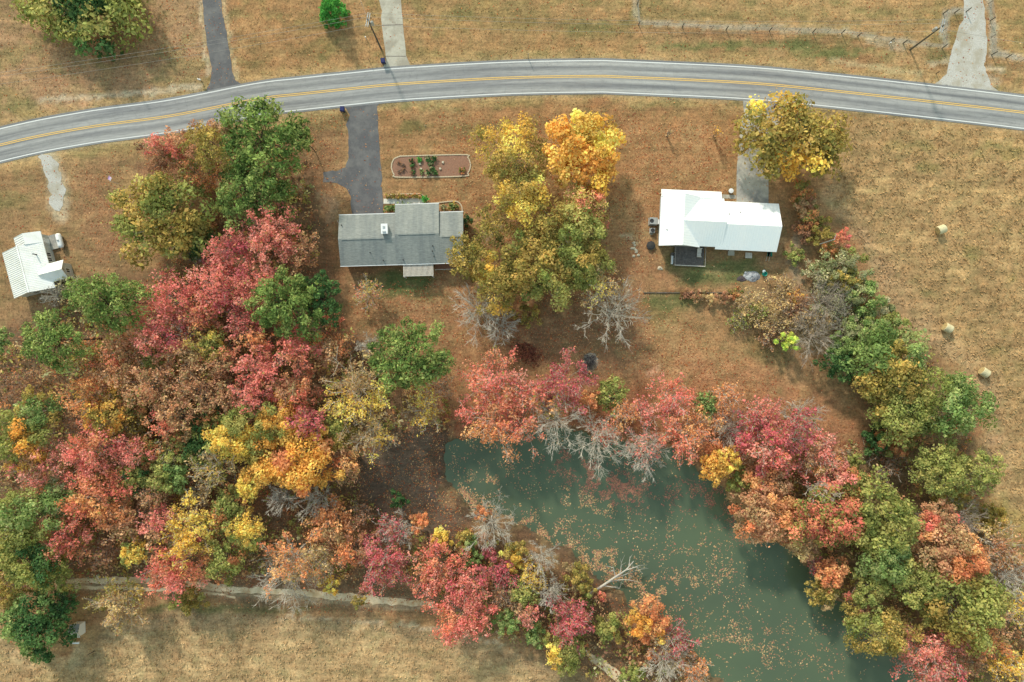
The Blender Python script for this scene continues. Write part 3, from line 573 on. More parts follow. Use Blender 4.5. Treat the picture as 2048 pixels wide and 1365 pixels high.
# back steps, mats, pots and bins round it
for x, y, w_, d_, lab in ((13.6, -.55, 1.15, .75, 'pale concrete back step under the eave, nearer the deck'), (16.75, -.75, 1.2, 1.0, 'slatted wooden back step under the eave, farther from the deck')):
    st_ = empty('back_step', wloc(x, y), wr); tag(st_, lab, 'step', 'back steps of the white roofed house')
    if x < 15: MB().box(-w_ / 2, w_ / 2, -d_ / 2, d_ / 2, 0, .2).build('tread', M['concrete'], st_); MB().box(-w_ / 2 + .1, w_ / 2 - .1, d_ / 2 + .01, d_ / 2 + .4, 0, .38).build('tread', M['concrete'], st_)
    else:
        for k in range(5): MB().box(-w_ / 2, w_ / 2, -d_ / 2 + k * .2, -d_ / 2 + k * .2 + .17, .14, .2).build('slat', M['wood_pale'], st_)
        for q in (-w_ / 2 + .05, w_ / 2 - .15): MB().box(q, q + .1, -d_ / 2, d_ / 2, 0, .14).build('bearer', M['wood_grey'], st_)
wb = empty('wheelbarrow', wloc(20.35, -.35), wr); tag(wb, 'teal wheelbarrow parked under the far back eave corner', 'wheelbarrow')
MB().add([(-.28, -.4, .35), (.28, -.4, .35), (.28, .35, .35), (-.28, .35, .35), (-.45, -.5, .68), (.45, -.5, .68), (.45, .55, .6), (-.45, .55, .6)], [(3, 2, 1, 0), (0, 1, 5, 4), (1, 2, 6, 5), (2, 3, 7, 6), (3, 0, 4, 7), (0, 1, 2, 3)]).build('tray', M['teal'], wb)
for q in (-.25, .25): MB().tube((q, .3, .3), (q - .35, -1.35, .55), .03, n=5).build('handle', M['wood_pale'], wb)
MB().tube((-.05, .7, .2), (.05, .7, .2), .2, n=12).build('wheel', M['black'], wb)
for q in (-.2, .2): MB().tube((q, -.35, .35), (q, -.4, 0), .025, n=5).build('leg', M['steel_dark'], wb)
def acunit(x, y, w_, d_, h_, name, label, duct=False):
    o = empty(name, wloc(x, y), wr); tag(o, label, 'air conditioner', 'air conditioners beside the white roofed house')
    MB().box(-w_ / 2, w_ / 2, -d_ / 2, d_ / 2, .08, h_).build('cabinet', M['ac'], o); MB().box(-w_ / 2 - .08, w_ / 2 + .08, -d_ / 2 - .08, d_ / 2 + .08, 0, .08).build('pad', M['concrete'], o)
    fx = -w_ / 4 if duct else 0
    fr = MB().lathe([(.36, h_ + .001), (.36, h_ + .05), (.31, h_ + .05), (.31, h_ + .002)], 16, (fx, 0)).build('fan_guard', M['steel_dark'], o)
    mb = MB()
    for k in range(3):
        a = k * 2 * PI / 3; mb.add([(fx, 0, h_ + .02), (fx + .29 * math.cos(a), .29 * math.sin(a), h_ + .02), (fx + .29 * math.cos(a + .9), .29 * math.sin(a + .9), h_ + .035)], [(0, 1, 2)])
    mb.build('fan_blade', M['black'], fr)
    if duct: MB().box(w_ / 2, w_ / 2 + .45, -d_ / 2 + .1, d_ / 2 - .3, .15, h_ - .1).build('duct', M['white'], o)
acunit(-.75, 4.5, 1.4, 1.2, 1.05, 'air_conditioner', 'large grey air conditioner unit against the side wall', True)
acunit(-.8, 2.85, .8, .8, .8, 'air_conditioner', 'small square air conditioner unit below the large one')
o = empty('fire_pit', (*P(1301, 492), 0)); tag(o, 'round black covered fire pit at the left of the white roofed house', 'fire pit')
MB().lathe([(.72, 0), (.78, .12), (.8, .5), (.74, .52)], 8).build('bowl', M['black'], o); MB().lathe([(.62, .52), (.6, .6), (.2, .68), (.05, .7)], 8).build('cover', M['steel_dark'], o)
def tub(name, px, py, r, h, mat, label, cat, lid=None, hoop=False):
    o = empty(name, (*P(px, py), 0)); tag(o, label, cat); MB().lathe([(r * .8, 0), (r, h), (r * .9, h), (r * .75, h * .4)], 12).build('body', M[mat], o)
    if lid: MB().lathe([(r * 1.04, h), (r * 1.04, h + .06), (r * .3, h + .1)], 12).build('lid', M[lid], o)
    if hoop: MB().tube((-r, 0, h), (0, 0, h + .2), .02, n=4).tube((0, 0, h + .2), (r, 0, h), .02, n=4).build('handle', M['galv'], o)
tub('barrel', 1527.5, 549, .42, .7, 'teal', 'teal plastic barrel beside the ash heap', 'barrel')
tub('bucket', 1526.5, 543.5, .26, .35, 'white', 'white lidded bucket touching the teal barrel', 'bucket', 'white', True)
tub('bucket', 1490, 545.5, .18, .3, 'white', 'small white bucket left of the ash heap', 'bucket', None, True)
tub('flower_pot', 1460, 383.5, .42, .6, 'galv', 'pale round planter on the front lawn of the white roofed house', 'planter', 'white')
tub('flower_pot', 1302, 467.5, .3, .3, 'rock', 'weathered round pot between the air conditioner and the fire pit', 'pot')
def heap(name, px, py, rx, ry, h, mat, label, cat, seed=0, n=22):
    o = bpy.data.objects.new(name, None); v = []; f = []; r_ = np.random.default_rng(seed); rings = 6
    for k in range(rings + 1):
        q = 1 - k / rings
        for i in range(n):
            a = 2 * PI * i / n; wob = 1 + .35 * (fbm(math.cos(a) * 1.3 + seed, math.sin(a) * 1.3, seed, 3) - .5) * 2
            v.append((rx * q * wob * math.cos(a), ry * q * wob * math.sin(a), h * (1 - q * q) * (.7 + .6 * r_.random()) - .03 * (k == 0)))
    for k in range(rings):
        for i in range(n): f.append((k * n + i, k * n + (i + 1) % n, (k + 1) * n + (i + 1) % n, (k + 1) * n + i))
    o = link(bpy.data.objects.new(name, mesh_vf(name, v, f, M[mat]))); o.location = (*P(px, py), gz(px, py)); tag(o, label, cat); return o
heap('ash_heap', 1503, 553, 1.45, 1.0, .3, 'ash', 'pale grey ash heap behind the white roofed house', 'ash heap', 3)
heap('burn_spot', 1484, 559, .95, .55, .12, 'char', 'small dark burnt hollow beside the ash heap', 'burn spot', 4)
heap('debris', 1320, 537, .5, .35, .2, 'rock', 'small heap of broken stones on the back lawn', 'stones', 7)
# low timber edging across the back lawn
fr_ = empty('timber_edging', (*P(1287, 586), 0)); tag(fr_, 'low dark timber edging across the back lawn below the white roofed house', 'edging')
for k in range(7): MB().box(k * 2.2, k * 2.2 + 2.1, -.07, .07 , -.02, .16).build('timber', M['wood_dark'] if k % 2 else M['pole'], fr_)
# stones round the old flower bed
for i, (px, py, r) in enumerate(((1267.5, 486, .3), (1269.5, 491, .26), (1263.5, 497, .34), (1267.5, 497, .34), (1271.5, 500.5, .28), (1272.5, 504, .32), (1276.7, 510.5, .28), (1267, 512.5, .32))):
    v = [Vector((math.cos(a) * math.cos(b), math.sin(a) * math.cos(b), math.sin(b))) for b in (-.2, .3, .8, 1.3) for a in [k * PI / 4 for k in range(8)]]
    rr = np.random.default_rng(i); v = [p * r * (.8 + .4 * rr.random()) for p in v]; v = [(p.x, p.y * .8, p.z * .7) for p in v]
    f = [(k * 8 + j, k * 8 + (j + 1) % 8, (k + 1) * 8 + (j + 1) % 8, (k + 1) * 8 + j) for k in range(3) for j in range(8)] + [tuple(range(24, 32))]
    o = link(bpy.data.objects.new('stone', mesh_vf('stone', v, f, M['rock']))); o.location = (*P(px, py), 0)
    tag(o, ['topmost pale stone of the scattered row left of the fire pit', 'second pale stone from the top of the scattered row left of the fire pit', 'left one of the side by side pair of pale stones left of the fire pit', 'right one of the side by side pair of pale stones left of the fire pit',
            'pale stone just below the side by side pair, left of the fire pit', 'pale stone touching the one below the pair, left of the fire pit', 'rightmost pale stone of the scattered row left of the fire pit', 'lowest pale stone of the scattered row left of the fire pit'][i], 'stone', 'stones left of the fire pit')

# small white roofed house at the left edge
lh = empty('house', (*P(110, 575.9, 2.6), 0), math.radians(14.7)); tag(lh, 'small house with weathered white metal roof at the left edge', 'house')
mb = MB(); body_y(mb, .35, 8.1, -7.1, -.35, -3.6, 2.3, 3.95); body_y(mb, 8.0, 10.0, -4.5, -.35, -2.35, 2.35, 3.6); body_x(mb, -1.5, 2.2, 1.45, 4.05, 2.7, 2.35, 3.5); mb.build('wall', M['siding'], lh)
mb = MB(); gable_y(mb, 0, 8.35, -7.58, .02, -3.6, 2.4, 4.2, ze1=2.6); ro = mb.build('roof', M['metal_old'], lh)
seams((-7.58, 8.3, 2.4), (-7.58, .05, 2.4), (-3.62, .05, 4.2), (-3.62, 8.3, 4.2), .34, .05, .11).build('seams', M['metal_old'], ro)['kind'] = 'stuff'
seams((.02, .05, 2.6), (.02, 8.3, 2.6), (-3.58, 8.3, 4.2), (-3.58, .05, 4.2), .3, .04, .02).build('seams', M['metal_old'], ro)['kind'] = 'stuff'
mb = MB(); mb.box(-3.72, -3.48, -.03, 8.38, 4.16, 4.24); mb.build('ridge_cap', M['metal_old'], lh)
mb = MB(); gable_y(mb, 8.3, 10.32, -4.82, .04, -2.35, 2.6, 3.82); ro = mb.build('roof', M['metal_old'], lh)
seams((-4.82, 10.28, 2.6), (-4.82, 8.4, 2.6), (-2.37, 8.4, 3.82), (-2.37, 10.28, 3.82), .34, .05, .11).build('seams', M['metal_old'], ro)['kind'] = 'stuff'
mb = MB(); gable_x(mb, -1.6, 2.62, 1.1, 4.4, 2.62, 2.58, 3.72); ro = mb.build('roof', M['metal_old'], lh)
seams((-1.2, 1.1, 2.58), (2.6, 1.1, 2.58), (2.6, 2.62, 3.72), (-1.2, 2.62, 3.72), .3, .05, .03).build('seams', M['metal_old'], ro)['kind'] = 'stuff'
MB().tube((-1.3, 6.3, 3.0), (-1.3, 6.3, 4.1), .1, n=8).build('stove_pipe', M['steel_dark'], lh)
for y in (6.3, 5.35): window(lh, -.35, y, .9, .6, 1.2, 'x+')
window(lh, 2.2, 2.7, .9, .7, 1.0, 'x+'); window(lh, -4.2, .35, .9, .9, 1.1, 'y-'); window(lh, -7.1, 4.0, .8, .9, 1.1, 'x-'); door(lh, -.35, 8.9, .9, 2.0, 'x+')
MB().box(-.33, 1.0, 7.3, 9.9, 0, .35).build('porch_slab', M['concrete_old'], lh)
Lm = Matrix.Translation((*P(110, 575.9, 2.6), 0)) @ Matrix.Rotation(math.radians(14.7), 4, 'Z')
def lloc(x, y, z=0): return tuple(Lm @ Vector((x, y, z)))
tk = empty('propane_tank', lloc(1.75, 8.4), math.radians(14.7)); tag(tk, 'long white propane tank beside the small house at the left edge', 'propane tank')
mb = MB(); n = 14; v = []; prof = [(-1.35, .02), (-1.28, .3), (-1.1, .46), (-.9, .5), (.9, .5), (1.1, .46), (1.28, .3), (1.35, .02)]
mb.add([(r * math.cos(2 * PI * i / n), y, .75 + r * math.sin(2 * PI * i / n)) for y, r in prof for i in range(n)], [(k * n + i, k * n + (i + 1) % n, (k + 1) * n + (i + 1) % n, (k + 1) * n + i) for k in range(7) for i in range(n)]); mb.build('tank', M['white'], tk, True)
MB().lathe([(.16, 1.2), (.16, 1.4), (.05, 1.44)], 10).build('valve_dome', M['galv'], tk)
for y in (-.8, .7): MB().box(-.35, .35, y, y + .12, 0, .35).build('leg', M['concrete'], tk)
heap('scrap_pile', 112, 586, .9, .6, .5, 'wood_grey', 'grey scrap pile behind the small house at the left edge', 'scrap', 8)

# garden shed at the bottom left
sh = empty('shed', (*P(171, 1254), 0), math.radians(2)); tag(sh, 'small white garden shed beside the dark evergreen', 'shed')
mb = MB(); body_x(mb, -1.5, 0, -1.0, 1.0, 0, 1.75, 2.2); mb.build('wall', M['white'], sh)
mb = MB(); gable_x(mb, -1.65, .12, -1.2, 1.2, 0, 1.72, 2.32, .06); ro = mb.build('roof', M['galv'], sh); seams((-1.6, -1.2, 1.72), (.1, -1.2, 1.72), (.1, 0, 2.32), (-1.6, 0, 2.32), .2, .03, .025).build('seams', M['galv'], ro)['kind'] = 'stuff'
door(sh, -.8, -1.0, .8, 1.4, 'y-', 'siding')
pb = empty('bench', (*P(153, 1284), 0)); tag(pb, 'small white bench in front of the garden shed', 'bench')
MB().box(-.75, .75, -.2, .2, .4, .46).build('seat', M['white'], pb); MB().box(-.75, .75, .2, .26, .5, .85).build('backrest', M['white'], pb)
for x in (-.65, .58):
    for y in (-.16, .1): MB().box(x, x + .07, y, y + .07, 0, .4).build('leg', M['white'], pb)
fp = empty('fence_post', (*P(189, 1303), 0)); tag(fp, 'dark leaning fence post right of the garden shed', 'post'); MB().tube((0, 0, -.2), (.1, .35, 2.0), .07, .06, 7).build('post', M['pole'], fp); MB().tube((.1, .35, 2.0), (.1, .36, 2.05), .075, .03, 7).build('cap', M['steel_dark'], fp)

# ------------------------------------------------------------------ utility poles and lines
def upole(name, px, py, h, ang, label, tdir=None):
    o = empty(name, (*P(px, py), 0)); tag(o, label, 'utility pole', 'wooden utility poles'); MB().tube((0, 0, -.3), (0, 0, h), .17, .11, 10).build('pole', M['pole'], o)
    ca, sa = math.cos(ang), math.sin(ang); arms = []
    for s_ in (-.17, .17):
        mb = MB(); mb.box(-1.15, 1.15, s_ - .06, s_ + .06, h - .45, h - .3, ang, (0, 0)); a_ = mb.build('crossarm', M['galv'], o)
        for q in (-1.0, -.35, .35, 1.0):
            x, y = q * ca - s_ * sa, q * sa + s_ * ca; MB().tube((x, y, h - .3), (x, y, h - .12), .05, .03, 6).build('insulator', M['white'], a_)
    if tdir is not None:
        x, y = tdir; tr_ = MB().lathe([(.24, h - 2.2), (.26, h - 2.1), (.26, h - 1.3), (.2, h - 1.2), (.05, h - 1.15)], 12, (x, y)).build('transformer', M['ac'], o)
        MB().tube((x * .3, y * .3, h - 1.7), (x, y, h - 1.7), .05, n=5).build('bracket', M['steel_dark'], tr_)
    return o
upole('utility_pole', 762, 98, 11.2, math.radians(80), 'tall utility pole with double crossarm beside the concrete driveway', (.42, .05))
upole('utility_pole', 1820, 100, 9.4, math.radians(75), 'utility pole with transformer beside the gravel drive', (-.42, .1))
o = empty('light_pole', (*P(1630, 492), 0)); tag(o, 'bare grey pole standing in the hedge right of the white roofed house', 'pole')
MB().tube((0, 0, -.3), (.05, .05, 7.1), .12, .09, 8).build('pole', M['galv'], o); MB().tube((.05, .05, 7.0), (.3, .9, 7.25), .04, n=5).build('arm', M['galv'], o)
def wire(a, b, sag, label, r=.018):
    a, b = Vector(a), Vector(b); pts = [a.lerp(b, k / 24) - Vector((0, 0, sag * 4 * (k / 24) * (1 - k / 24))) for k in range(25)]
    mb = MB()
    for k in range(24): mb.tube(pts[k], pts[k + 1], r, n=4, caps=False)
    tag(mb.build('power_line', M['copper']), label, 'power line', 'power lines along the road')
A = Vector((*P(762, 98), 11.1)); B = Vector((*P(1820, 100), 9.3)); Cc = A + Vector((-95, -14, 0))
da = Vector((math.cos(math.radians(80)), math.sin(math.radians(80)), 0)); db = Vector((math.cos(math.radians(75)), math.sin(math.radians(75)), 0))
for q, nm in ((-1.0, 'nearest the road'), (.35, 'middle one of the three'), (1.0, 'farthest from the road')):
    wire(A + da * q, B + db * q, 1.6, 'long thin power line between the two utility poles, ' + nm, .016); wire(A + da * q, Cc + da * q, 1.8, 'thin power line running left from the tall utility pole, ' + nm, .016)
wire(B + Vector((0, 0, -1.2)), (B.x + 60, B.y - 8, 8.0), 1.2, 'thin power line crossing above the gravel drive', .02)
wire(A + Vector((0, 0, -.8)), (A.x - 12, A.y + 30, 7), .6, 'thin service line from the tall utility pole towards the top edge', .018)

# ------------------------------------------------------------------ pasture fences
def fence(name, pts, label, hts):
    pts = [Vector((*P(*p), 0)) for p in pts]; o = empty(name, pts[0]); tag(o, label, 'fence', 'wire pasture fences'); 
    wood = mesh_vf('post', *(lambda m_: (m_.v, m_.f))(MB().tube((0, 0, -.2), (0, 0, 1.5), .1, .09, 7)), M['pole']); steel = mesh_vf('post', *(lambda m_: (m_.v, m_.f))(MB().tube((0, 0, -.2), (0, 0, 1.35), .04, .035, 5)), M['steel_dark'])
    places = []; 
    for a, b in zip(pts[:-1], pts[1:]):
        n = max(1, round((b - a).length / 2.65)); places += [a.lerp(b, k / n) for k in range(n)]
    places.append(pts[-1])
    for i, p in enumerate(places):
        corner = any((p - q).length < .1 for q in pts)
        q = link(bpy.data.objects.new('post', wood if corner or i % 3 == 0 else steel), o); q.location = p - pts[0]; q.rotation_euler = (random.uniform(-.04, .04), random.uniform(-.04, .04), 0)
    for h_ in hts:
        mb = MB()
        for a, b in zip(pts[:-1], pts[1:]): mb.tube(a - pts[0] + Vector((0, 0, h_)), b - pts[0] + Vector((0, 0, h_)), .016, n=4, caps=False)
        mb.build('wire', M['copper'], o)
    return o
random.seed(4)
fence('pasture_fence', [(1271, -60), (1274, 10), (1277, 50), (1452, 60), (1683, 67), (1780, 84), (1884, 97), (1886, 28), (1932, 24)], 'long wire fence with dark posts along the pasture above the road', (.35, .7, 1.05, 1.28))
fence('pasture_fence', [(1970, -60), (1980, 42), (1983, 110), (2070, 130), (2300, 170)], 'wire fence with dark posts right of the gravel drive', (.35, .7, 1.05, 1.28))

# ------------------------------------------------------------------ bins, mailbox, markers, flag
def bin_(px, py, rz, label):
    o = empty('wheeled_bin', (*P(px, py), 0), rz); tag(o, label, 'wheeled bin', 'navy wheeled bins by the road')
    MB().add([(-.26, -.3, .08), (.26, -.3, .08), (.26, .3, .08), (-.26, .3, .08), (-.36, -.42, 1.02), (.36, -.42, 1.02), (.36, .42, 1.02), (-.36, .42, 1.02)], [(3, 2, 1, 0), (4, 5, 6, 7), (0, 1, 5, 4), (1, 2, 6, 5), (2, 3, 7, 6), (3, 0, 4, 7)]).build('body', M['blue'], o)
    MB().add([(-.4, -.46, 1.03), (.4, -.46, 1.03), (.4, .46, 1.03), (-.4, .46, 1.03), (-.3, -.34, 1.14), (.3, -.34, 1.14), (.3, .4, 1.14), (-.3, .4, 1.14)], [(3, 2, 1, 0), (4, 5, 6, 7), (0, 1, 5, 4), (1, 2, 6, 5), (2, 3, 7, 6), (3, 0, 4, 7)]).build('lid', M['blue'], o)
    MB().tube((-.3, -.52, 1.0), (.3, -.52, 1.0), .025, n=6).build('handle', M['black'], o)
    for x in (-.34, .3): MB().tube((x, -.3, .13), (x + .05, -.3, .13), .13, n=12).build('wheel', M['black'], o)
bin_(768, 126, .2, 'navy wheeled bin at the foot of the concrete driveway'); bin_(687, 222, -.1, 'navy wheeled bin at the mouth of the T shaped driveway'); bin_(1551, 216, .5, 'navy wheeled bin beneath the golden tree by the road')
def mailbox(px, py, rz, label):
    o = empty('mailbox', (*P(px, py), 0), rz); tag(o, label, 'mailbox'); MB().box(-.05, .05, -.05, .05, -.1, 1.0).build('post', M['pole'], o)
    n = 8; pr = [(-.11, 1.0), (.11, 1.0)] + [(.11 * math.cos(PI * k / n), 1.14 + .11 * math.sin(PI * k / n)) for k in range(n + 1)]
    v = [(x, y, z) for y in (-.28, .28) for x, z in pr]; m_ = len(pr); MB().add(v, [tuple(range(m_)), tuple(range(2 * m_ - 1, m_ - 1, -1))] + [(i, m_ + i, m_ + (i + 1) % m_, (i + 1) % m_) for i in range(m_)]).build('box', M['white'], o)
    MB().box(.12, .14, .05, .2, 1.1, 1.3).build('flag', M['brick'], o)
mailbox(404, 164, 1.3, 'white mailbox on a post beside the dark asphalt driveway')
def stake(px, py, h, label, mat='steel_dark', r=.05, cap='white'):
    o = empty('marker_post', (*P(px, py), 0)); tag(o, label, 'post'); MB().tube((0, 0, -.1), (0, 0, h), r, n=6).build('post', M[mat], o); MB().tube((0, 0, h), (0, 0, h + .12), r * 1.3, n=6).build('cap', M[cap], o)
stake(739, 123, 1.1, 'dark marker post left of the bin at the concrete driveway', cap='steel_dark'); stake(733, 79, .9, 'white capped marker post between the shrub and the tall utility pole', 'galv', .08); stake(1056, 116, 1.6, 'thin post on the verge above the middle of the road', 'wood_grey', .06, 'wood_grey'); stake(852, 256, 1.2, 'thin post on the front lawn above the flower bed', 'wood_grey', .05, 'wood_grey')
stake(1778, 88, .5, 'short white marker under the pasture fence', 'white', .09); stake(1872, 148, .8, 'small dark post at the left corner of the gravel drive', 'steel_dark', .07, 'steel_dark')
fo = empty('flagpole', (*P(238, 369), 0)); tag(fo, 'small flagpole with drooping lavender flag beside the olive tree', 'flagpole'); MB().tube((0, 0, -.1), (0, 0, 2.6), .04, n=6).build('pole', M['white'], fo)
v = []; nn_ = 7
for i in range(nn_):
    for j in range(5): v.append((-.05 - .09 * i, .1 * math.sin(i * 1.1) + .16 * j - .1 + .10 * i, 2.55 - .12 * j - .02 * i))
fm = MB().add(v, [(i * 5 + j, i * 5 + j + 1, (i + 1) * 5 + j + 1, (i + 1) * 5 + j) for i in range(nn_ - 1) for j in range(4)]); fl = fm.build('flag', M['flag'], fo)
v = [(x - .02, y + .02, z + .03) for x, y, z in v[:10] + v[25:35]]; MB().add(v[:10], [(j, j + 1, 5 + j + 1, 5 + j) for j in range(4)]).build('stripe', M['white'], fl)

# ------------------------------------------------------------------ hay bales
def bale(px, py, rz, label):
    o = empty('hay_bale', (*P(px, py), 0), rz); tag(o, label, 'hay bale', 'round hay bales in the right field'); n = 24; R_, L_ = .78, .68
    prof = [(-L_, R_ * .1), (-L_ - .02, R_ * .5), (-L_, R_ * .9), (-L_ + .1, R_), (-.3, R_ * 1.01), (0, R_ * .99), (.3, R_ * 1.01), (L_ - .1, R_), (L_, R_ * .9), (L_ + .02, R_ * .5), (L_, R_ * .1)]
    v = [(x, r * math.cos(2 * PI * i / n), R_ * .97 + r * math.sin(2 * PI * i / n)) for x, r in prof for i in range(n)]
    def part(k0, k1, nm, mt): MB().add(v[k0 * n:(k1 + 1) * n], [(k * n + i, (k + 1) * n + i, (k + 1) * n + (i + 1) % n, k * n + (i + 1) % n) for k in range(k1 - k0) for i in range(n)] + ([tuple(range(n))] if k0 == 0 else []) + ([tuple(range((k1 - k0 + 1) * n - 1, (k1 - k0) * n - 1, -1))] if k1 == 10 else [])).build(nm, M[mt], o)
    part(2, 8, 'roll', 'hay'); part(0, 2, 'end_face', 'hay_end'); part(8, 10, 'end_face', 'hay_end')
bale(1877, 461, .35, 'round hay bale nearest the road, alone in the upper field'); bale(1890, 657, -.5, 'round hay bale in the middle of the three in the field'); bale(1963, 745, -.6, 'round hay bale farthest down the field near the big green trees')

# ------------------------------------------------------------------ flower bed and borders of the grey house
bed = [(800, 313), (925, 310), (936, 316), (941, 331), (936, 346), (925, 353), (800, 355), (788, 349), (783, 334), (788, 319)]
sb = spline(bed + [bed[0]], 8)[:-1]
sheet('flower_bed', [tuple(q) for q in sb], 0.05, M['mulch'], 'long oval mulched flower bed edged with pale stones', 'flower bed', amp=0, kind='thing')
def edging(name, pts, label, closed=False, n=5, mat='edging'):
    p = np.array([P(*q) for q in spline(pts, n * 2)]); d = np.concatenate([[0], np.cumsum(np.linalg.norm(np.diff(p, axis=0), axis=1))]); o = empty(name, (*p[0], 0)); tag(o, label, 'edging')
    k = 0; base = None; r_ = random.Random(len(pts)); L_ = .42
    for q in np.arange(L_ / 2, d[-1], L_ + .02):
        x, y = np.interp(q, d, p[:, 0]), np.interp(q, d, p[:, 1]); x2, y2 = np.interp(q + .1, d, p[:, 0]), np.interp(q + .1, d, p[:, 1])
        if base is None: base = mesh_vf('edging_block', *(lambda m_: (m_.v, m_.f))(MB().box(-L_ / 2, L_ / 2, -.1, .1, -.05, .14)), M[mat])
        b = link(bpy.data.objects.new('edging_block', base), o); b.location = (x - p[0][0], y - p[0][1], r_.uniform(-.03, .02)); b.rotation_euler = (0, 0, math.atan2(y2 - y, x2 - x) + r_.uniform(-.08, .08))
edging('stone_edging', bed + [bed[0]], 'ring of pale edging blocks round the oval flower bed')
edging('brick_edging', [(770, 391), (800, 389), (838, 389), (848, 394), (855, 404), (864, 407), (905, 403), (918, 406), (924, 416), (924, 430)], 'curved line of pale edging blocks along the front of the grey house')

# ------------------------------------------------------------------ trees and shrubs
PAL = dict(
 red=[(228, 112, 102), (214, 98, 92), (232, 134, 116), (204, 110, 96)], cri=[(196, 74, 92), (208, 92, 108), (172, 70, 80), (190, 96, 90)], sal=[(222, 108, 76), (212, 124, 84), (226, 100, 84), (206, 134, 76)],
 org=[(222, 134, 54), (208, 114, 46), (228, 154, 70), (196, 120, 60)], rus=[(192, 132, 86), (176, 114, 74), (198, 148, 96), (156, 126, 76)], yel=[(230, 186, 58), (212, 166, 46), (238, 200, 84), (190, 158, 60)],
 gol=[(222, 160, 50), (206, 142, 44), (188, 148, 56), (226, 174, 70)], oly=[(160, 138, 60), (138, 124, 54), (180, 150, 70), (120, 114, 52)], olg=[(134, 138, 66), (150, 152, 76), (112, 120, 54), (164, 156, 80)],
 grn=[(108, 132, 68), (94, 118, 58), (128, 148, 80), (146, 156, 92)], pin=[(98, 122, 56), (80, 104, 46), (118, 138, 66), (138, 150, 78)], dkg=[(66, 98, 54), (54, 84, 46), (86, 118, 62)],
 tan=[(188, 156, 104), (170, 142, 98), (202, 172, 116), (156, 128, 92)], brn=[(148, 104, 78), (130, 92, 70), (162, 118, 84)], mix=[(196, 104, 88), (150, 138, 70), (206, 124, 92), (128, 132, 64)],
 rgr=[(176, 112, 70), (140, 132, 66), (190, 128, 74), (118, 124, 58)], gry=[(150, 150, 110), (136, 140, 92), (172, 160, 124)], ygr=[(178, 196, 60), (150, 180, 60), (206, 200, 70)], brt=[(70, 150, 56), (56, 130, 46), (92, 168, 70)],
 ysa=[(222, 150, 110), (182, 160, 80), (206, 120, 96), (160, 146, 70)])
PALA = {k: soften(np.array([alb(c, 1.78) for c in v]) * np.array([1.0, 1.0, .92]), .27 if k in ('red', 'cri', 'sal', 'org', 'rus') else .15) for k, v in PAL.items()}
def unit(v): return v / (np.linalg.norm(v, axis=-1, keepdims=True) + 1e-9)
def bez(a, b, c, k):
    t = np.linspace(0, 1, k + 1)[None, :, None]; return (1 - t) ** 2 * a[:, None] + 2 * t * (1 - t) * b[:, None] + t * t * c[:, None]
def tubes(paths, r0, r1, sides=3):
    """paths (n,k+1,3), radii at both ends (n,) -> separate three-sided tubes as quads"""
    n, k1, _ = paths.shape; d = unit(np.gradient(paths, axis=1)); ref = np.where(np.abs(d[..., 2:3]) > .9, np.array([1., 0, 0]), np.array([0, 0, 1.]))
    a = unit(np.cross(d, ref)); b = np.cross(d, a); t = np.linspace(0, 1, k1)[None, :]; r = r0[:, None] * (1 - t) + r1[:, None] * t
    ang = np.arange(sides) * 2 * PI / sides
    ring = paths[:, :, None] + (a[:, :, None] * np.cos(ang)[None, None, :, None] + b[:, :, None] * np.sin(ang)[None, None, :, None]) * r[:, :, None, None]
    nxt = np.roll(ring, -1, axis=2)
    q = np.stack([ring[:, :-1], nxt[:, :-1], nxt[:, 1:], ring[:, 1:]], axis=3)
    return q.reshape(-1, 3)
def leaves(rg, p, size, nrm, pal, cid, aspect=.62, jit=.2, nstr=.9):
    n = len(p); nr = unit(nrm + rg.normal(0, nstr, (n, 3))); a = unit(np.cross(nr, rg.normal(0, 1, (n, 3)))); b = np.cross(nr, a)
    s = (size * np.clip(rg.lognormal(-.06, .38, n), .35, 2.0))[:, None] * .62; v = np.stack([p + a * s, p + b * s * aspect, p - a * s, p - b * s * aspect], 1).reshape(-1, 3)
    c = pal[cid] * rg.uniform(1 - jit, 1 + jit, (n, 1)) * rg.uniform(.94, 1.06, (n, 3)); return v, np.clip(c, 0, .95)

KIND = dict(  # limbs, sub-branches, crown depth/R, coverage, leaf size, puffiness, bark, twigs per sub-branch
 maple=dict(n1=24, n2=6, rv=.95, cov=1.15, ls=.25, puff=.12, bark='bark_grey', tw=0), sparse=dict(n1=18, n2=8, rv=.85, cov=.72, ls=.24, puff=.0, bark='bark_pale', tw=2),
 oak=dict(n1=46, n2=2, rv=.8, cov=1.95, ls=.26, puff=.8, bark='bark_grey', tw=0), pine=dict(n1=56, n2=1, rv=.8, cov=2.4, ls=.31, puff=.93, bark='bark_dark', tw=0),
 bare=dict(n1=20, n2=8, rv=.7, cov=0, ls=.3, puff=0, bark='bark_pale', tw=6), shrub=dict(n1=14, n2=2, rv=.7, cov=2.0, ls=.26, puff=.6, bark='bark_grey', tw=0), brush=dict(n1=16, n2=6, rv=.6, cov=.35, ls=.24, puff=0, bark='bark_grey', tw=3),
 cedar=dict(n1=50, n2=1, rv=1.0, cov=5.0, ls=.26, puff=.95, bark='bark_dark', tw=0))
NAMES = dict(maple='maple_tree', sparse='thinning_tree', oak='oak_tree', pine='pine_tree', bare='bare_tree', shrub='shrub', brush='bare_shrub', cedar='cedar_tree')
SEEN = set(); TREES = []
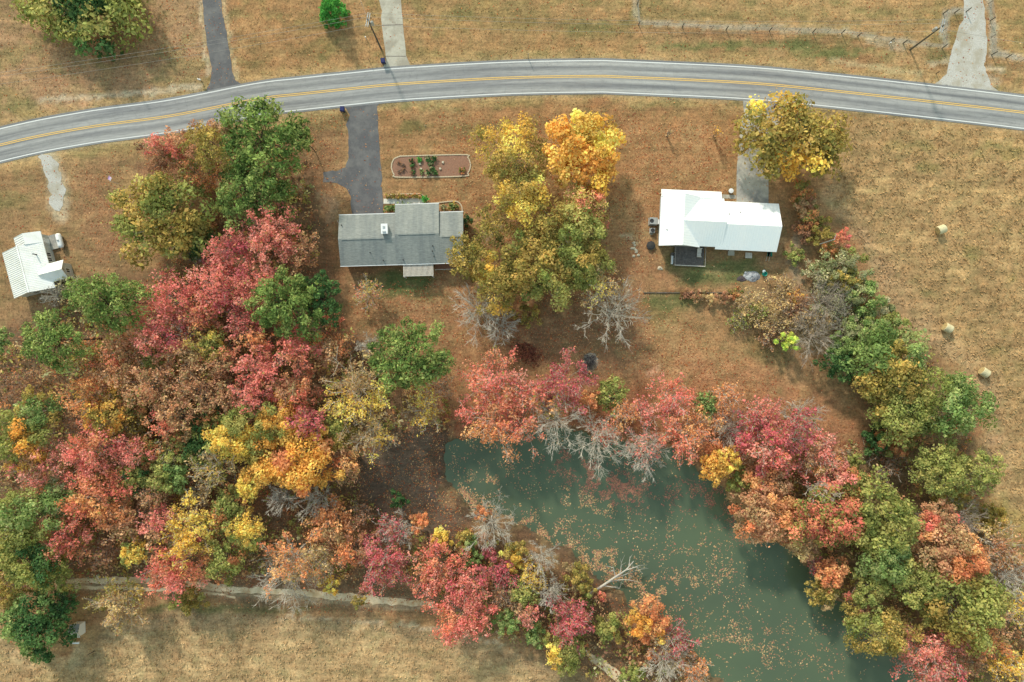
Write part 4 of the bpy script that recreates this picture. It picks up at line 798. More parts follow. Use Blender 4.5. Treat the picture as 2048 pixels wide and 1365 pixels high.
def tree(kind, px, py, r, h, pal, label, cat='tree', asp=1.0, dens=1.0, pal2=None, p2=.3, seed=None, group=None, lean=0.0, name=None, bark=None, rot=0.0, lob=1.0):
    if kind in ('maple', 'sparse', 'pine', 'bare'): r = r * (1.18 if kind == 'bare' else 1.10)
    elif kind == 'oak': r = r * 1.05
    h = h * .9 if h > 6 else h
    if kind == 'maple': dens *= .62 if group == GP else .9; bark = bark or ('bark_pale' if group == GP else None)
    if kind == 'sparse': dens *= .66
    K = KIND[kind]; rg = np.random.default_rng(seed if seed is not None else (int(px) * 7919 + int(py) * 31) % 100003)
    if kind == 'maple' and group == GP: K = dict(K, tw=2)
    assert label not in SEEN, label
    SEEN.add(label)
    rm = r * S; Rv = min(rm * K['rv'], h * .45); zc = h - Rv; f = 1 - (zc + .35 * Rv) / H
    cx, cy = (px - 1024) * S * f, (682.5 - py) * S * f; R = r * S * f; bpx, bpy_ = cx / S + 1024, 682.5 - cy / S
    z0 = max(gz(bpx, bpy_), WATER_Z - .1)
    ph = rg.uniform(0, 6.28, 5)
    def lobe(a): return 1 + lob * (.13 * np.sin(2 * a + ph[0]) + .11 * np.sin(3 * a + ph[1]) + .09 * np.sin(5 * a + ph[2]) + .06 * np.sin(8 * a + ph[3]))
    n1 = K['n1'] if R > 2.2 else max(9, int(K['n1'] * .7)); i = np.arange(n1); rho = np.sqrt((i + .5) / n1); az = i * 2.39996 + ph[4] + rg.normal(0, .15, n1)
    rl = lobe(az); ex = np.cos(az) * rho * R * rl * (.94 if kind != 'bare' else .88); ey = np.sin(az) * rho * R * rl * (.94 if kind != 'bare' else .88)
    if kind == 'cedar': zt = h * (1 - .95 * rho)
    elif kind == 'pine': zt = zc + Rv * np.sqrt(np.clip(1 - rho ** 2 * .9, 0, 1)) * rg.uniform(.55, 1.05, n1) - Rv * .15
    else: zt = zc + Rv * np.sqrt(np.clip(1 - rho ** 2, 0.02, 1)) * rg.uniform(.6, 1.0, n1) - Rv * .35 * (rg.random(n1) < .3) - Rv * .1
    c_, s_ = math.cos(rot), math.sin(rot); ey = ey * asp; ex, ey = ex * c_ - ey * s_, ex * s_ + ey * c_
    tip = np.stack([ex, ey, zt], 1)
    lx, ly = rg.normal(0, .02, 2) * h + (lean * math.cos(ph[0]), lean * math.sin(ph[0]))
    if kind in ('shrub', 'brush'): st = np.stack([rg.normal(0, .12 * R, n1), rg.normal(0, .12 * R, n1), np.full(n1, -.05)], 1)
    else:
        zs = np.clip(h * (.22 + .5 * (1 - rho) * rg.uniform(.7, 1.2, n1)), .8, zt - .2) if kind != 'pine' else np.clip(zt - R * .25 * rg.uniform(.3, 1, n1), h * .4, h * .93)
        if kind == 'bare': zs = h * rg.uniform(.16, .5, n1)
        q = zs / h; st = np.stack([lx * (q - 1), ly * (q - 1), zs], 1)
    mid = (st + tip) / 2 + np.stack([rg.normal(0, (.05 if kind == 'bare' else .08) * R, n1), rg.normal(0, (.05 if kind == 'bare' else .08) * R, n1), rg.uniform(.0, .12, n1) * R * (1 if kind != 'cedar' else -.3)], 1)
    limbs = bez(st, mid, tip, 5 if kind in ('maple', 'sparse', 'bare') else 3); tr0 = .035 * h ** .5 * (R ** .5) * .55
    lr = np.full(n1, max(.035, tr0 * (.36 if kind == 'bare' else .46 if kind not in ('shrub', 'brush') else .22))) * rg.uniform(.7, 1.15, n1); lr1 = np.maximum(lr * .35, .025)
    # second order
    n2 = K['n2']; ti = rg.uniform(.35, 1.0, (n1, n2)); li = np.repeat(i, n2); tf = ti.ravel()
    P0 = ((1 - tf) ** 2)[:, None] * st[li] + (2 * tf * (1 - tf))[:, None] * mid[li] + (tf ** 2)[:, None] * tip[li]
    dl = unit(tip - st)[li]; dr = unit(dl * .75 + rg.normal(0, .42 if kind == 'bare' else .62, (len(li), 3)) + np.array([0, 0, .18])); ln = R * rg.uniform(.22, .42, len(li)) * (1.1 - .35 * tf)
    if kind == 'bare': ln *= 1.1
    P2 = P0 + dr * ln[:, None]; P2[:, 2] = np.maximum(P2[:, 2], .3); P1 = (P0 + P2) / 2 + rg.normal(0, .10, P0.shape) * ln[:, None] + np.array([0, 0, .05]) * ln[:, None]
    subs = bez(P0, P1, P2, 3 if kind == 'bare' else 2); sr = np.maximum(lr[li] * .45, .024)
    root = empty(name or NAMES[kind], (cx, cy, z0)); tag(root, label, cat, group)
    bm_ = M[bark or K['bark']]
    V = []
    if kind not in ('shrub', 'brush'):
        tp = np.array([[[-lx, -ly, -.3], [-lx * .95, -ly * .95, h * .05], [-lx * .6, -ly * .6, h * .35], [-lx * .2, -ly * .2, h * .7], [0, 0, h * (.9 if kind in ('pine', 'cedar') else .78)]]])
        V.append(tubes(tp, np.array([tr0 * 1.25]), np.array([tr0 * .25]), 7))
    V.append(tubes(limbs, lr, lr1, 4 if kind in ('bare', 'sparse') else 3))
    sub_v = tubes(subs, sr, np.full(len(sr), .014), 3)
    tw_v = None
    if K['tw']:
        k = K['tw']; lj = np.repeat(np.arange(len(subs)), k); tt = rg.uniform(.3, 1.0, len(lj)); a0 = ((1 - tt) ** 2)[:, None] * P0[lj] + (2 * tt * (1 - tt))[:, None] * P1[lj] + (tt ** 2)[:, None] * P2[lj]
        d2 = unit(dr[lj] * .8 + rg.normal(0, .5, a0.shape) + np.array([0, 0, .1])); l2 = ln[lj] * rg.uniform(.3, .6, len(lj)); a2 = a0 + d2 * l2[:, None]
        tw_v = tubes(bez(a0, (a0 + a2) / 2 + rg.normal(0, .06, a0.shape) * l2[:, None], a2, 2 if kind == 'bare' else 1), np.full(len(lj), .023), np.full(len(lj), .012), 3)
    if kind in ('bare',): cr = np.vstack([sub_v, tw_v])
    else:
        V.append(sub_v)
        if tw_v is not None: V.append(tw_v)
    o = bpy.data.objects.new('trunk' if kind not in ('shrub', 'brush') else 'stems', quads_mesh('trunk', np.vstack(V), 4)); o.data.materials.append(bm_); link(o, root)
    if kind == 'bare':
        o = bpy.data.objects.new('crown', quads_mesh('crown', cr, 4)); o.data.materials.append(bm_); link(o, root); return root
    # leaves
    A = PALA[pal]; npal = len(A)
    if pal2: A = np.vstack([A, PALA[pal2]])
    ls = K['ls']; nl = int(K['cov'] * dens * PI * R * R * asp / (.77 * .62 * ls * ls * .62))
    if nl > 7800: ls *= (nl / 7800) ** .5; nl = 7800
    npf = int(nl * K['puff'])
    limb_c = rg.integers(0, npal, n1); limb_b = rg.uniform(.84, 1.14, n1) if kind in ('maple', 'sparse', 'brush') else rg.uniform(.72, 1.2, n1)
    if pal2:
        far = vn(tip[:, 0] / R * 1.6 + px, tip[:, 1] / R * 1.6 + py, 3); o_ = np.argsort(-far)[:int(n1 * p2)]; limb_c[o_] = npal + rg.integers(0, len(A) - npal, len(o_))
    vs, cs = [], []
    m_ = nl - npf
    if m_ > 0:                           # leaves strung along the sub-branches
        j = rg.integers(0, len(subs), m_); t_ = rg.uniform(.15, 1.08, m_) if kind not in ('maple', 'sparse') else rg.uniform(.5, 1.1, m_); p = ((1 - t_) ** 2)[:, None] * P0[j] + (2 * t_ * (1 - t_))[:, None] * P1[j] + (t_ ** 2)[:, None] * P2[j]
        p = p + rg.normal(0, 1, p.shape) * np.array([.055 * R + .12, .055 * R + .12, .04 * R + .08]) * (.72 if kind in ('maple', 'sparse') else 1); p[:, 2] = np.maximum(p[:, 2] - (.32 if kind in ('maple', 'sparse') else 0), .15)
        ci = np.where(rg.random(m_) < .7, limb_c[li[j]], rg.integers(0, npal, m_)); ci = np.where(limb_c[li[j]] >= npal, limb_c[li[j]], ci)
        if kind in ('maple', 'sparse'):
            nA = len(A); A = np.vstack([A, PALA['brn'], PALA['rgr']]); ci = np.where(rg.random(m_) < (.20 if pal in ('red', 'cri', 'sal', 'rus') else .14), nA + rg.integers(0, len(A) - nA, m_), ci)
        v, c = leaves(rg, p, ls, np.array([0, 0, .9]) + p * np.array([.25, .25, 0]) / R, A, ci); vs.append(v); cs.append(c * limb_b[li[j]][:, None])
    if npf > 0:                          # puffs: domed clumps round the limb ends
        j = rg.integers(0, n1, npf); rc = R * {'cedar': .24, 'pine': .185}.get(kind, .215) * rg.uniform(.7, 1.25, n1); u = unit(rg.normal(0, 1, (npf, 3)) + np.array([0, 0, .55])); 
        p = tip[j] + u * (rc[j] * rg.uniform(.55, 1.08, npf))[:, None] * np.array([1, 1, .72]); p[:, 2] = np.maximum(p[:, 2], .12)
        ci = np.where(rg.random(npf) < .6, limb_c[j], rg.integers(0, npal, npf)); ci = np.where(limb_c[j] >= npal, limb_c[j], ci)
        v, c = leaves(rg, p, ls, u * .9 + np.array([0, 0, .4]), A, ci, aspect=.62 if kind != 'pine' else .4, nstr=.55, jit=.2 if kind != 'pine' else .38); vs.append(v); cs.append(c * limb_b[j][:, None])
    o = bpy.data.objects.new('crown', quads_mesh('crown', np.vstack(vs), 4, np.clip(np.vstack(cs), 0, .95))); o.data.materials.append(M['leaf']); link(o, root)
    return root

GL, GP, GR, GC, GB, GU = 'trees of the left wood', 'trees round the pond', 'trees of the right hedgerow', 'trees between the two houses', 'brush beside the right field', 'trees along the dirt track'
T = tree
# top left, across the road
T('oak', 165, 8, 124, 6.6, 'olg', 'broad olive brown oak at the top left corner', asp=.66, dens=1.25, pal2='dkg', p2=.4)
T('cedar', 655, 4, 27, 7.5, 'brt', 'bright green round evergreen at the top edge', name='evergreen_shrub')
# clump between the road and the left house
T('maple', 322, 305, 46, 10, 'red', 'dusky red maple at the left of the roadside clump', pal2='brn', p2=.5, group=GL)
T('maple', 352, 290, 36, 11, 'rus', 'rusty brown tree poking towards the road', pal2='mix', group=GL)
T('oak', 415, 285, 52, 14, 'oly', 'yellow olive tree left of the tall roadside pine', dens=.8, pal2='rus', p2=.25, group=GL)
T('maple', 390, 355, 46, 10, 'rgr', 'dull brown green tree in the gap behind the yellow olive one', group=GL)
T('pine', 525, 285, 84, 15, 'pin', 'tall broad green pine nearest the road', group=GL, dens=1.1)
T('pine', 600, 272, 26, 11, 'pin', 'small green pine top on the right side of the tall roadside pine', group=GL)
T('pine', 502, 388, 66, 13, 'pin', 'green pine just below the tall roadside pine', group=GL)
T('oak', 318, 432, 92, 14, 'oly', 'large round yellow green tree beside the flagpole', asp=1.0, pal2='olg', p2=.45, group=GL, dens=1.1)
T('oak', 385, 480, 45, 9, 'olg', 'dark olive tree tucked under the large round yellow green one', pal2='dkg', group=GL)
T('bare', 398, 508, 26, 7, 'tan', 'grey bare tree between the round olive tree and the pink maples', group=GL)
T('maple', 535, 465, 62, 14, 'red', 'pink red maple at the top of the pink group, below the pines', group=GL)
T('maple', 455, 500, 46, 13, 'red', 'small pink maple on the left edge of the pink group', group=GL, pal2='cri')
T('maple', 590, 505, 44, 11, 'rus', 'rust coloured tree on the right side of the pink group', pal2='red', p2=.25, group=GL)
T('maple', 440, 572, 66, 15, 'red', 'salmon pink maple in the middle of the pink group', pal2='cri', group=GL)
T('maple', 520, 575, 50, 13, 'red', 'pale red maple left of the round dense pine', group=GL, dens=.8)
T('maple', 340, 600, 62, 15, 'red', 'dusty pink maple above the crimson tinged one', group=GL, dens=.85)
T('maple', 310, 668, 58, 15, 'red', 'bright pink red maple right of the two left pines', pal2='cri', p2=.4, group=GL)
T('maple', 396, 630, 36, 13, 'sal', 'narrow orange maple among the pink ones', pal2='org', group=GL)
T('maple', 480, 640, 42, 12, 'red', 'faded pink maple below the middle of the pink group', dens=.7, group=GL)
T('pine', 570, 610, 66, 17, 'pin', 'round dense pine left of the grey house back lawn', group=GL, dens=1.2)
T('pine', 642, 598, 40, 13, 'dkg', 'darker blue green pine touching the round dense pine', group=GL, asp=1.3)
T('pine', 218, 605, 72, 18, 'pin', 'wide green pine beside the small left house', asp=.78, group=GL)
T('pine', 104, 682, 58, 18, 'pin', 'yellow green pine below the small left house', asp=.95, group=GL)
T('pine', 2, 682, 22, 14, 'grn', 'green pine cut by the left edge', group=GL)
T('maple', 235, 690, 38, 13, 'rus', 'orange brown tree below the wide green pine', group=GL)
T('maple', 180, 712, 34, 11, 'rgr', 'olive rust tree between the yellow green pine and the orange brown one', group=GL)
T('maple', 222, 742, 50, 14, 'rus', 'rust orange tree left of the bright pink red maple', pal2='sal', group=GL)
T('maple', 178, 792, 56, 15, 'org', 'orange tree with golden lower edge at the left of the wood', pal2='gol', p2=.4, group=GL)
T('oak', 205, 838, 38, 12, 'gol', 'golden olive tree below the orange one', pal2='oly', p2=.5, group=GL, dens=.8)
T('oak', 70, 822, 44, 13, 'grn', 'yellow green tree near the left edge above the olive gold one', pal2='oly', group=GL, dens=.8)
T('oak', 36, 880, 58, 14, 'olg', 'olive green and gold tree at the left edge', pal2='gol', p2=.35, group=GL)
T('brush', 30, 770, 50, 9, 'brn', 'grey brown leafless tree at the left edge below the pines', cat='tree', name='bare_tree', group=GL)
T('brush', 140, 850, 34, 9, 'brn', 'grey twiggy tree beside the salmon maple at the left', cat='tree', name='bare_tree', group=GL)
T('maple', 300, 768, 54, 14, 'rus', 'brown orange tree below the bright pink red maple', group=GL)
T('maple', 335, 835, 50, 14, 'rus', 'dull rust tree in the middle of the left wood', pal2='sal', p2=.3, group=GL)
T('maple', 392, 708, 52, 14, 'oly', 'mustard and rust tree below the narrow orange maple', pal2='rus', p2=.5, group=GL)
T('maple', 385, 778, 46, 13, 'rus', 'coppery tree below the mustard and rust one', group=GL)
T('maple', 440, 722, 40, 13, 'sal', 'faded salmon tree right of the mustard and rust one', pal2='rus', p2=.5, group=GL)
T('maple', 448, 792, 44, 12, 'rus', 'tawny tree left of the red pair in mid wood', group=GL)
T('oak', 260, 800, 40, 10, 'rgr', 'olive brown understorey tree behind the orange tree', group=GL)
T('maple', 512, 738, 46, 15, 'red', 'bright salmon red maple left of the wood centre', pal2='sal', group=GL)
T('maple', 590, 700, 46, 15, 'red', 'bright salmon red maple right under the round dense pine', pal2='sal', p2=.35, group=GL)
T('maple', 508, 682, 28, 12, 'org', 'small pale orange tree below the round dense pine', pal2='sal', group=GL)
T('maple', 660, 700, 38, 12, 'rus', 'orange brown tree at the right edge of the wood above the pale yellow one', pal2='org', group=GL)
T('maple', 664, 640, 21, 8, 'sal', 'small orange tree at the wood corner below the blue green pine', group=GL)
T('brush', 630, 648, 26, 7, 'brn', 'pinkish leafless tree beside the small orange corner tree', cat='tree', name='bare_tree', group=GL)
T('maple', 585, 788, 54, 14, 'sal', 'broad orange salmon maple above the golden trees', pal2='rus', group=GL)
T('maple', 500, 790, 38, 14, 'red', 'pink red maple left of the broad orange salmon one', group=GL)
T('sparse', 712, 785, 80, 17, 'yel', 'large pale yellow tree with white limbs beside the pine', pal2='tan', p2=.5, group=GL, dens=1.25)
T('sparse', 740, 868, 50, 13, 'tan', 'thin golden tan tree below the large pale yellow one', pal2='yel', group=GL)
T('bare', 738, 690, 26, 11, 'tan', 'white dead snag left of the isolated pine', group=GL)
T('brush', 700, 690, 26, 8, 'brn', 'grey leafless tree left of the white dead snag', cat='tree', name='bare_tree', group=GL)
T('pine', 812, 712, 70, 16, 'pin', 'isolated green pine at the edge of the back lawn', asp=1.05, group=GL, dens=1.1)
T('pine', 876, 728, 28, 13, 'pin', 'small pine leaning out right of the isolated pine', group=GL)
T('sparse', 735, 588, 34, 6, 'ysa', 'small pinkish brown tree on the lawn behind the grey house', group=GC)
T('maple', 880, 772, 34, 8, 'rus', 'rusty tree between the isolated pine and the pond', dens=.7, group=GP)
T('sparse', 848, 820, 44, 11, 'yel', 'thin yellow tree at the left end of the pond', pal2='tan', group=GP, dens=1.2)
T('oak', 470, 872, 56, 14, 'yel', 'yellow green tree at the left of the golden group', pal2='olg', p2=.4, group=GL)
T('oak', 548, 850, 48, 14, 'gol', 'golden tree at the top of the golden group', pal2='olg', p2=.35, group=GL)
T('maple', 608, 848, 34, 16, 'cri', 'pink crimson treetop rising over the golden group', group=GL)
T('oak', 605, 920, 68, 15, 'gol', 'big bright golden tree at the bottom of the golden group', pal2='org', p2=.25, group=GL)
T('oak', 530, 930, 46, 12, 'gol', 'amber tree left of the big bright golden one', pal2='oly', group=GL)
T('maple', 690, 925, 42, 11, 'rus', 'orange brown tree right of the big bright golden one', pal2='org', p2=.4, group=GL)
T('oak', 672, 870, 36, 10, 'oly', 'olive understorey tree between the golden group and the thin tan tree', pal2='olg', group=GL)
T('sparse', 425, 935, 52, 13, 'tan', 'sparse tan tree left of the golden group', pal2='oly', p2=.4, group=GL)
T('oak', 496, 975, 26, 10, 'yel', 'small yellow tree under the sparse tan one', group=GL)
T('oak', 420, 850, 34, 9, 'rgr', 'dark green gap filling tree left of the yellow green one', pal2='dkg', p2=.6, group=GL)
T('oak', 335, 948, 42, 10, 'olg', 'olive green tree right of the bright salmon maple', pal2='grn', group=GL)
T('oak', 290, 905, 32, 9, 'rgr', 'brown green tree above the olive green one', group=GL)
T('oak', 268, 962, 32, 9, 'olg', 'olive tree between the two orange salmon maples and the brown tree', pal2='dkg', group=GL)
T('oak', 112, 1000, 40, 11, 'grn', 'grey green tree left of the orange salmon maple', pal2='gry', group=GL)
T('oak', 395, 895, 34, 9, 'dkg', 'deep green tree in the shade left of the sparse tan one', pal2='olg', group=GL)
T('oak', 460, 1005, 32, 9, 'olg', 'muted olive tree above the yellow green one', pal2='rgr', group=GL)
T('oak', 355, 885, 30, 9, 'rgr', 'mixed green brown tree below the dull rust one', group=GL)
T('brush', 250, 855, 34, 9, 'oly', 'half bare olive tree below the golden olive one', cat='tree', name='bare_tree', group=GL, dens=2)
T('brush', 330, 905, 34, 10, 'tan', 'grey bare limbed tree right of the narrow salmon maple', cat='tree', name='bare_tree', group=GL, bark='bark_pale')
T('brush', 385, 1000, 34, 9, 'tan', 'grey bare limbed tree above the bright yellow one', cat='tree', name='bare_tree', group=GL, bark='bark_pale')
T('brush', 355, 660, 30, 12, 'brn', 'grey leafless treetop between the pink red and narrow orange maples', cat='tree', name='bare_tree', group=GL, bark='bark_pale')
T('oak', 420, 690, 26, 11, 'olg', 'small olive treetop right of the mustard and rust tree', pal2='yel', p2=.3, group=GL)
T('oak', 300, 720, 24, 9, 'olg', 'small green gap tree below the bright pink red maple', group=GL)
T('bare', 558, 1000, 32, 10, 'tan', 'left one of the two white bare trees below the golden group', group=GL)
T('bare', 630, 1006, 36, 10, 'tan', 'right one of the two white bare trees below the golden group', group=GL)
T('maple', 180, 905, 64, 15, 'red', 'bright salmon red maple near the left edge', pal2='sal', group=GL)
T('maple', 262, 905, 30, 12, 'red', 'narrow salmon maple right of the bright one near the left edge', group=GL)
T('maple', 66, 936, 50, 14, 'red', 'faded crimson maple at the far left', pal2='brn', p2=.35, group=GL, dens=.8)
T('maple', 188, 1000, 68, 15, 'sal', 'orange salmon maple below the bright salmon red one', pal2='org', p2=.4, group=GL)
T('maple', 115, 1080, 52, 13, 'sal', 'scarlet orange maple above the dirt track at the left', pal2='red', p2=.4, group=GL)
T('maple', 235, 1050, 42, 12, 'rus', 'rusty tree right of the scarlet orange maple', pal2='org', group=GL)
T('maple', 308, 1052, 38, 12, 'red', 'brick red maple left of the bright yellow tree', pal2='rus', p2=.4, group=GL)
T('maple', 300, 990, 34, 10, 'rus', 'brown tree above the brick red maple', group=GL, dens=.8)
T('sparse', 372, 1070, 62, 14, 'yel', 'bright yellow tree near the dirt track', dens=2.3, group=GL)
T('oak', 490, 1065, 38, 11, 'yel', 'yellow green tree right of the bright yellow one', pal2='olg', p2=.4, group=GL, dens=.75)
T('oak', 440, 1040, 34, 9, 'rgr', 'olive rust tree between the bright yellow and yellow green ones', group=GL)
T('maple', 346, 1140, 62, 12, 'sal', 'red orange maple overhanging the dirt track', pal2='red', p2=.5, group=GU, dens=1.15)
T('oak', 262, 1108, 26, 9, 'yel', 'small yellow green tree left of the red orange maple', pal2='olg', group=GU)
T('maple', 205, 1108, 30, 8, 'brn', 'brown shaded tree above the track at the left', group=GU)
T('oak', 34, 1048, 68, 15, 'grn', 'tall grey green tree at the left edge below the crimson maple', pal2='olg', p2=.5, group=GL)
T('oak', 50, 1122, 58, 14, 'olg', 'olive green tree at the left edge near the track end', pal2='dkg', group=GU)
T('oak', 98, 1150, 42, 10, 'olg', 'dull olive tree at the left end of the dirt track', pal2='oly', group=GU)
T('oak', 12, 1182, 36, 9, 'oly', 'yellowish tree at the left edge above the dark evergreen', group=GU, dens=.8)
T('oak', 66, 1252, 66, 9, 'grn', 'dense dark green evergreen beside the garden shed', pal2='dkg', p2=.6, name='evergreen_tree', group=GU, dens=1.2)
T('oak', 122, 1212, 30, 7, 'dkg', 'dark shaded evergreen behind the garden shed', name='evergreen_tree', group=GU)
T('sparse', 232, 1212, 56, 9, 'oly', 'tan olive tree on the field side of the dirt track', pal2='tan', p2=.6, group=GU, dens=1.5)
T('shrub', 375, 1202, 34, 5, 'oly', 'olive shrub below the red orange maple at the track', cat='shrub', pal2='olg', group=GU)
T('sparse', 578, 1120, 64, 13, 'org', 'amber leaved tree with spreading white limbs above the track', pal2='tan', group=GU, dens=1.0)
T('bare', 570, 1165, 62, 9, 'tan', 'fan shaped white bare tree reaching over the dirt track', group=GU)
T('oak', 440, 1122, 44, 10, 'olg', 'dull olive green tree left of the fan shaped bare tree', pal2='rgr', group=GU, dens=.8)
T('maple', 660, 1050, 52, 11, 'org', 'orange tree right of the two white bare trees', pal2='rus', p2=.4, group=GU)
T('maple', 700, 1100, 42, 10, 'org', 'tawny orange tree left of the crimson thin tree', pal2='rus', p2=.5, group=GU)
T('sparse', 640, 1130, 40, 8, 'tan', 'faded tan tree right of the amber leaved one', group=GU)
T('shrub', 660, 1172, 24, 5, 'yel', 'small amber shrub on the upper verge of the track', cat='shrub', group=GU, dens=.6)
T('shrub', 716, 1204, 15, 4, 'oly', 'small olive shrub standing in the dirt track', cat='shrub', group=GU, dens=.8)
T('sparse', 762, 1125, 62, 11, 'cri', 'thin crimson tree with white limbs above the track', dens=1.7, group=GU)
T('sparse', 780, 1058, 34, 9, 'cri', 'half bare pinkish tree above the thin crimson one', dens=.9, pal2='red', group=GU)
T('bare', 800, 1062, 34, 8, 'tan', 'white bare tree left of the orange shrub', group=GU)
T('brush', 720, 1030, 26, 7, 'brn', 'grey leafless shrub on the bank right of the orange tree', group=GU, cat='shrub')
T('shrub', 836, 1046, 23, 6, 'org', 'vivid orange bush left of the yellow bush', cat='shrub', group=GP, dens=1.2)
T('shrub', 882, 1078, 23, 6, 'yel', 'vivid yellow bush right of the orange bush', cat='shrub', group=GP, dens=1.2)
T('shrub', 797, 1003, 20, 4, 'dkg', 'small dark green bush on the brown bank left of the pond', cat='shrub', group=GP)
T('bare', 985, 1052, 52, 10, 'tan', 'large white bare tree at the lower left shore of the pond', group=GP)
T('shrub', 962, 1032, 18, 7, 'org', 'orange bush behind the large white bare shore tree', cat='shrub', group=GP)
T('shrub', 930, 1085, 26, 5, 'oly', 'olive bush left of the large white bare shore tree', cat='shrub', pal2='grn', group=GP)
T('shrub', 1032, 1104, 28, 6, 'oly', 'yellow olive bush below the large white bare shore tree', cat='shrub', pal2='yel', group=GP)
T('shrub', 1030, 1132, 20, 5, 'yel', 'bright yellow bush under the yellow olive one', cat='shrub', group=GP)
T('shrub', 978, 1108, 14, 5, 'cri', 'small crimson bush below the large white bare shore tree', cat='shrub', group=GP)
T('shrub', 945, 1115, 24, 4, 'grn', 'green bush left of the small crimson bush', cat='shrub', group=GP)
T('maple', 872, 1130, 52, 11, 'sal', 'orange red maple below the yellow bush', pal2='red', p2=.35, group=GU, dens=.85)
T('maple', 935, 1170, 48, 12, 'red', 'rosy maple with white trunk at mid bank', pal2='cri', p2=.4, group=GU, dens=.8)
T('maple', 925, 1235, 62, 11, 'red', 'large coral red maple hanging over the lower field edge', pal2='sal', p2=.3, group=GU)
T('maple', 860, 1170, 34, 9, 'sal', 'coral tree between the crimson tree and the coral red maple', group=GU)
T('brush', 1002, 1150, 40, 8, 'cri', 'pinkish grey twiggy tree right of the rosy maple', cat='tree', name='bare_tree', group=GU, dens=1.5)
T('brush', 1010, 1195, 36, 7, 'rus', 'brownish twiggy tree above the leafy green bush', cat='tree', name='bare_tree', group=GU)
T('shrub', 1015, 1245, 28, 6, 'grn', 'leafy green bush at the lower field edge, left one', cat='shrub', group=GU)
T('shrub', 1074, 1272, 26, 5, 'grn', 'leafy green bush at the lower field edge, right one', cat='shrub', pal2='olg', group=GU)
T('oak', 1130, 1308, 40, 6, 'olg', 'olive green bushy tree at the bottom field corner', pal2='yel', p2=.25, group=GU)
T('oak', 1048, 1188, 30, 7, 'olg', 'green understorey tree among the bank maples', group=GU)
T('shrub', 1152, 1150, 32, 6, 'oly', 'mustard bush left of the fallen white tree', cat='shrub', pal2='rus', p2=.3, group=GP)
T('shrub', 1172, 1185, 22, 5, 'oly', 'olive bush at the foot of the fallen white tree', cat='shrub', pal2='olg', group=GP)
T('sparse', 1062, 1160, 30, 8, 'yel', 'thin bright yellow tree on the lower bank', group=GP, dens=2.0)
T('maple', 1055, 1228, 30, 8, 'red', 'small brick pink tree with pale stem below the yellow one', pal2='rus', group=GU, dens=.8)
T('sparse', 1140, 1245, 52, 9, 'cri', 'crimson pink tree with pale limbs near the bottom bank', dens=2.2, group=GU)
T('bare', 1104, 1188, 32, 8, 'tan', 'white bare tree left of the crimson pink one', group=GU)
T('bare', 1085, 1120, 34, 8, 'tan', 'grey bare tree on the shore above the mustard bush', group=GP)
T('shrub', 1216, 1258, 34, 5, 'olg', 'pale green bush right of the crimson pink tree', cat='shrub', pal2='oly', group=GU)
T('shrub', 1205, 1195, 11, 2.5, 'sal', 'tiny scarlet bush below the fallen white tree', cat='shrub', group=GP)
T('oak', 1298, 1248, 44, 9, 'org', 'vivid orange tree at the lower shore', pal2='gol', p2=.4, group=GP)
T('sparse', 1345, 1290, 48, 8, 'cri', 'pinkish half bare tree right of the vivid orange one', dens=.9, group=GP, pal2='rus')
T('bare', 1335, 1330, 42, 8, 'tan', 'white bare tree at the bottom edge beside the pond', group=GP)
T('sparse', 1392, 1345, 34, 6, 'org', 'low orange brown tree at the bottom shore corner', group=GP, dens=1.3)
T('shrub', 1264, 1350, 26, 4, 'olg', 'olive bush at the bottom edge beside the track end', cat='shrub', group=GU)
T('shrub', 1312, 1308, 22, 4, 'org', 'small orange bush below the vivid orange tree', cat='shrub', group=GP)
# upper bank of the pond
T('maple', 985, 765, 66, 12, 'sal', 'coral orange maple at the top left of the pond bank', pal2='red', group=GP)
T('maple', 985, 845, 66, 12, 'org', 'amber and coral maple over the left end of the pond', pal2='sal', p2=.5, group=GP)
T('maple', 1042, 855, 44, 11, 'sal', 'coral maple dipping to the water beside the amber one', group=GP)
T('maple', 1052, 790, 42, 11, 'sal', 'scarlet orange maple left of the magenta one', pal2='red', group=GP)
T('sparse', 1130, 770, 58, 11, 'cri', 'magenta maple with white limbs above the pond', dens=1.9, group=GP)
T('bare', 1115, 842, 56, 11, 'tan', 'white bare tree over the water below the magenta maple', group=GP)
T('maple', 1100, 815, 30, 9, 'oly', 'olive gold tree behind the bare white limbs', pal2='org', group=GP)
T('shrub', 1178, 800, 24, 7, 'org', 'small orange tree right of the magenta maple', group=GP)
T('oak', 1224, 790, 34, 6, 'olg', 'low olive green bush above the pond bank', cat='shrub', name='shrub', group=GP)
T('bare', 1200, 885, 60, 12, 'tan', 'large white bare tree leaning over the pond', group=GP)
T('maple', 1250, 822, 33, 9, 'org', 'bright orange tree behind the large leaning bare tree', group=GP)
T('maple', 1215, 865, 34, 8, 'sal', 'scarlet tree under the large leaning bare tree', group=GP, dens=.7)
T('sparse', 1290, 890, 50, 11, 'red', 'pinkish half bare tree over the pond right of the leaning bare tree', dens=.5, group=GP)
T('bare', 1292, 905, 48, 10, 'tan', 'dense white twigged bare tree over the middle of the pond shore', group=GP)
T('brush', 1290, 820, 36, 8, 'red', 'grey pink twiggy tree right of the bright orange one', cat='tree', name='bare_tree', group=GP)
T('maple', 1350, 800, 50, 11, 'sal', 'salmon maple at mid bank above the pond', pal2='red', p2=.4, group=GP)
T('maple', 1375, 868, 56, 11, 'sal', 'orange coral maple at the pond edge, mid shore', pal2='org', p2=.4, group=GP)
T('oak', 1436, 925, 38, 9, 'gol', 'amber tree at the water edge left of the crimson maple', pal2='org', group=GP)
T('oak', 1460, 922, 24, 9, 'yel', 'yellow treetop beside the amber water edge tree', group=GP)
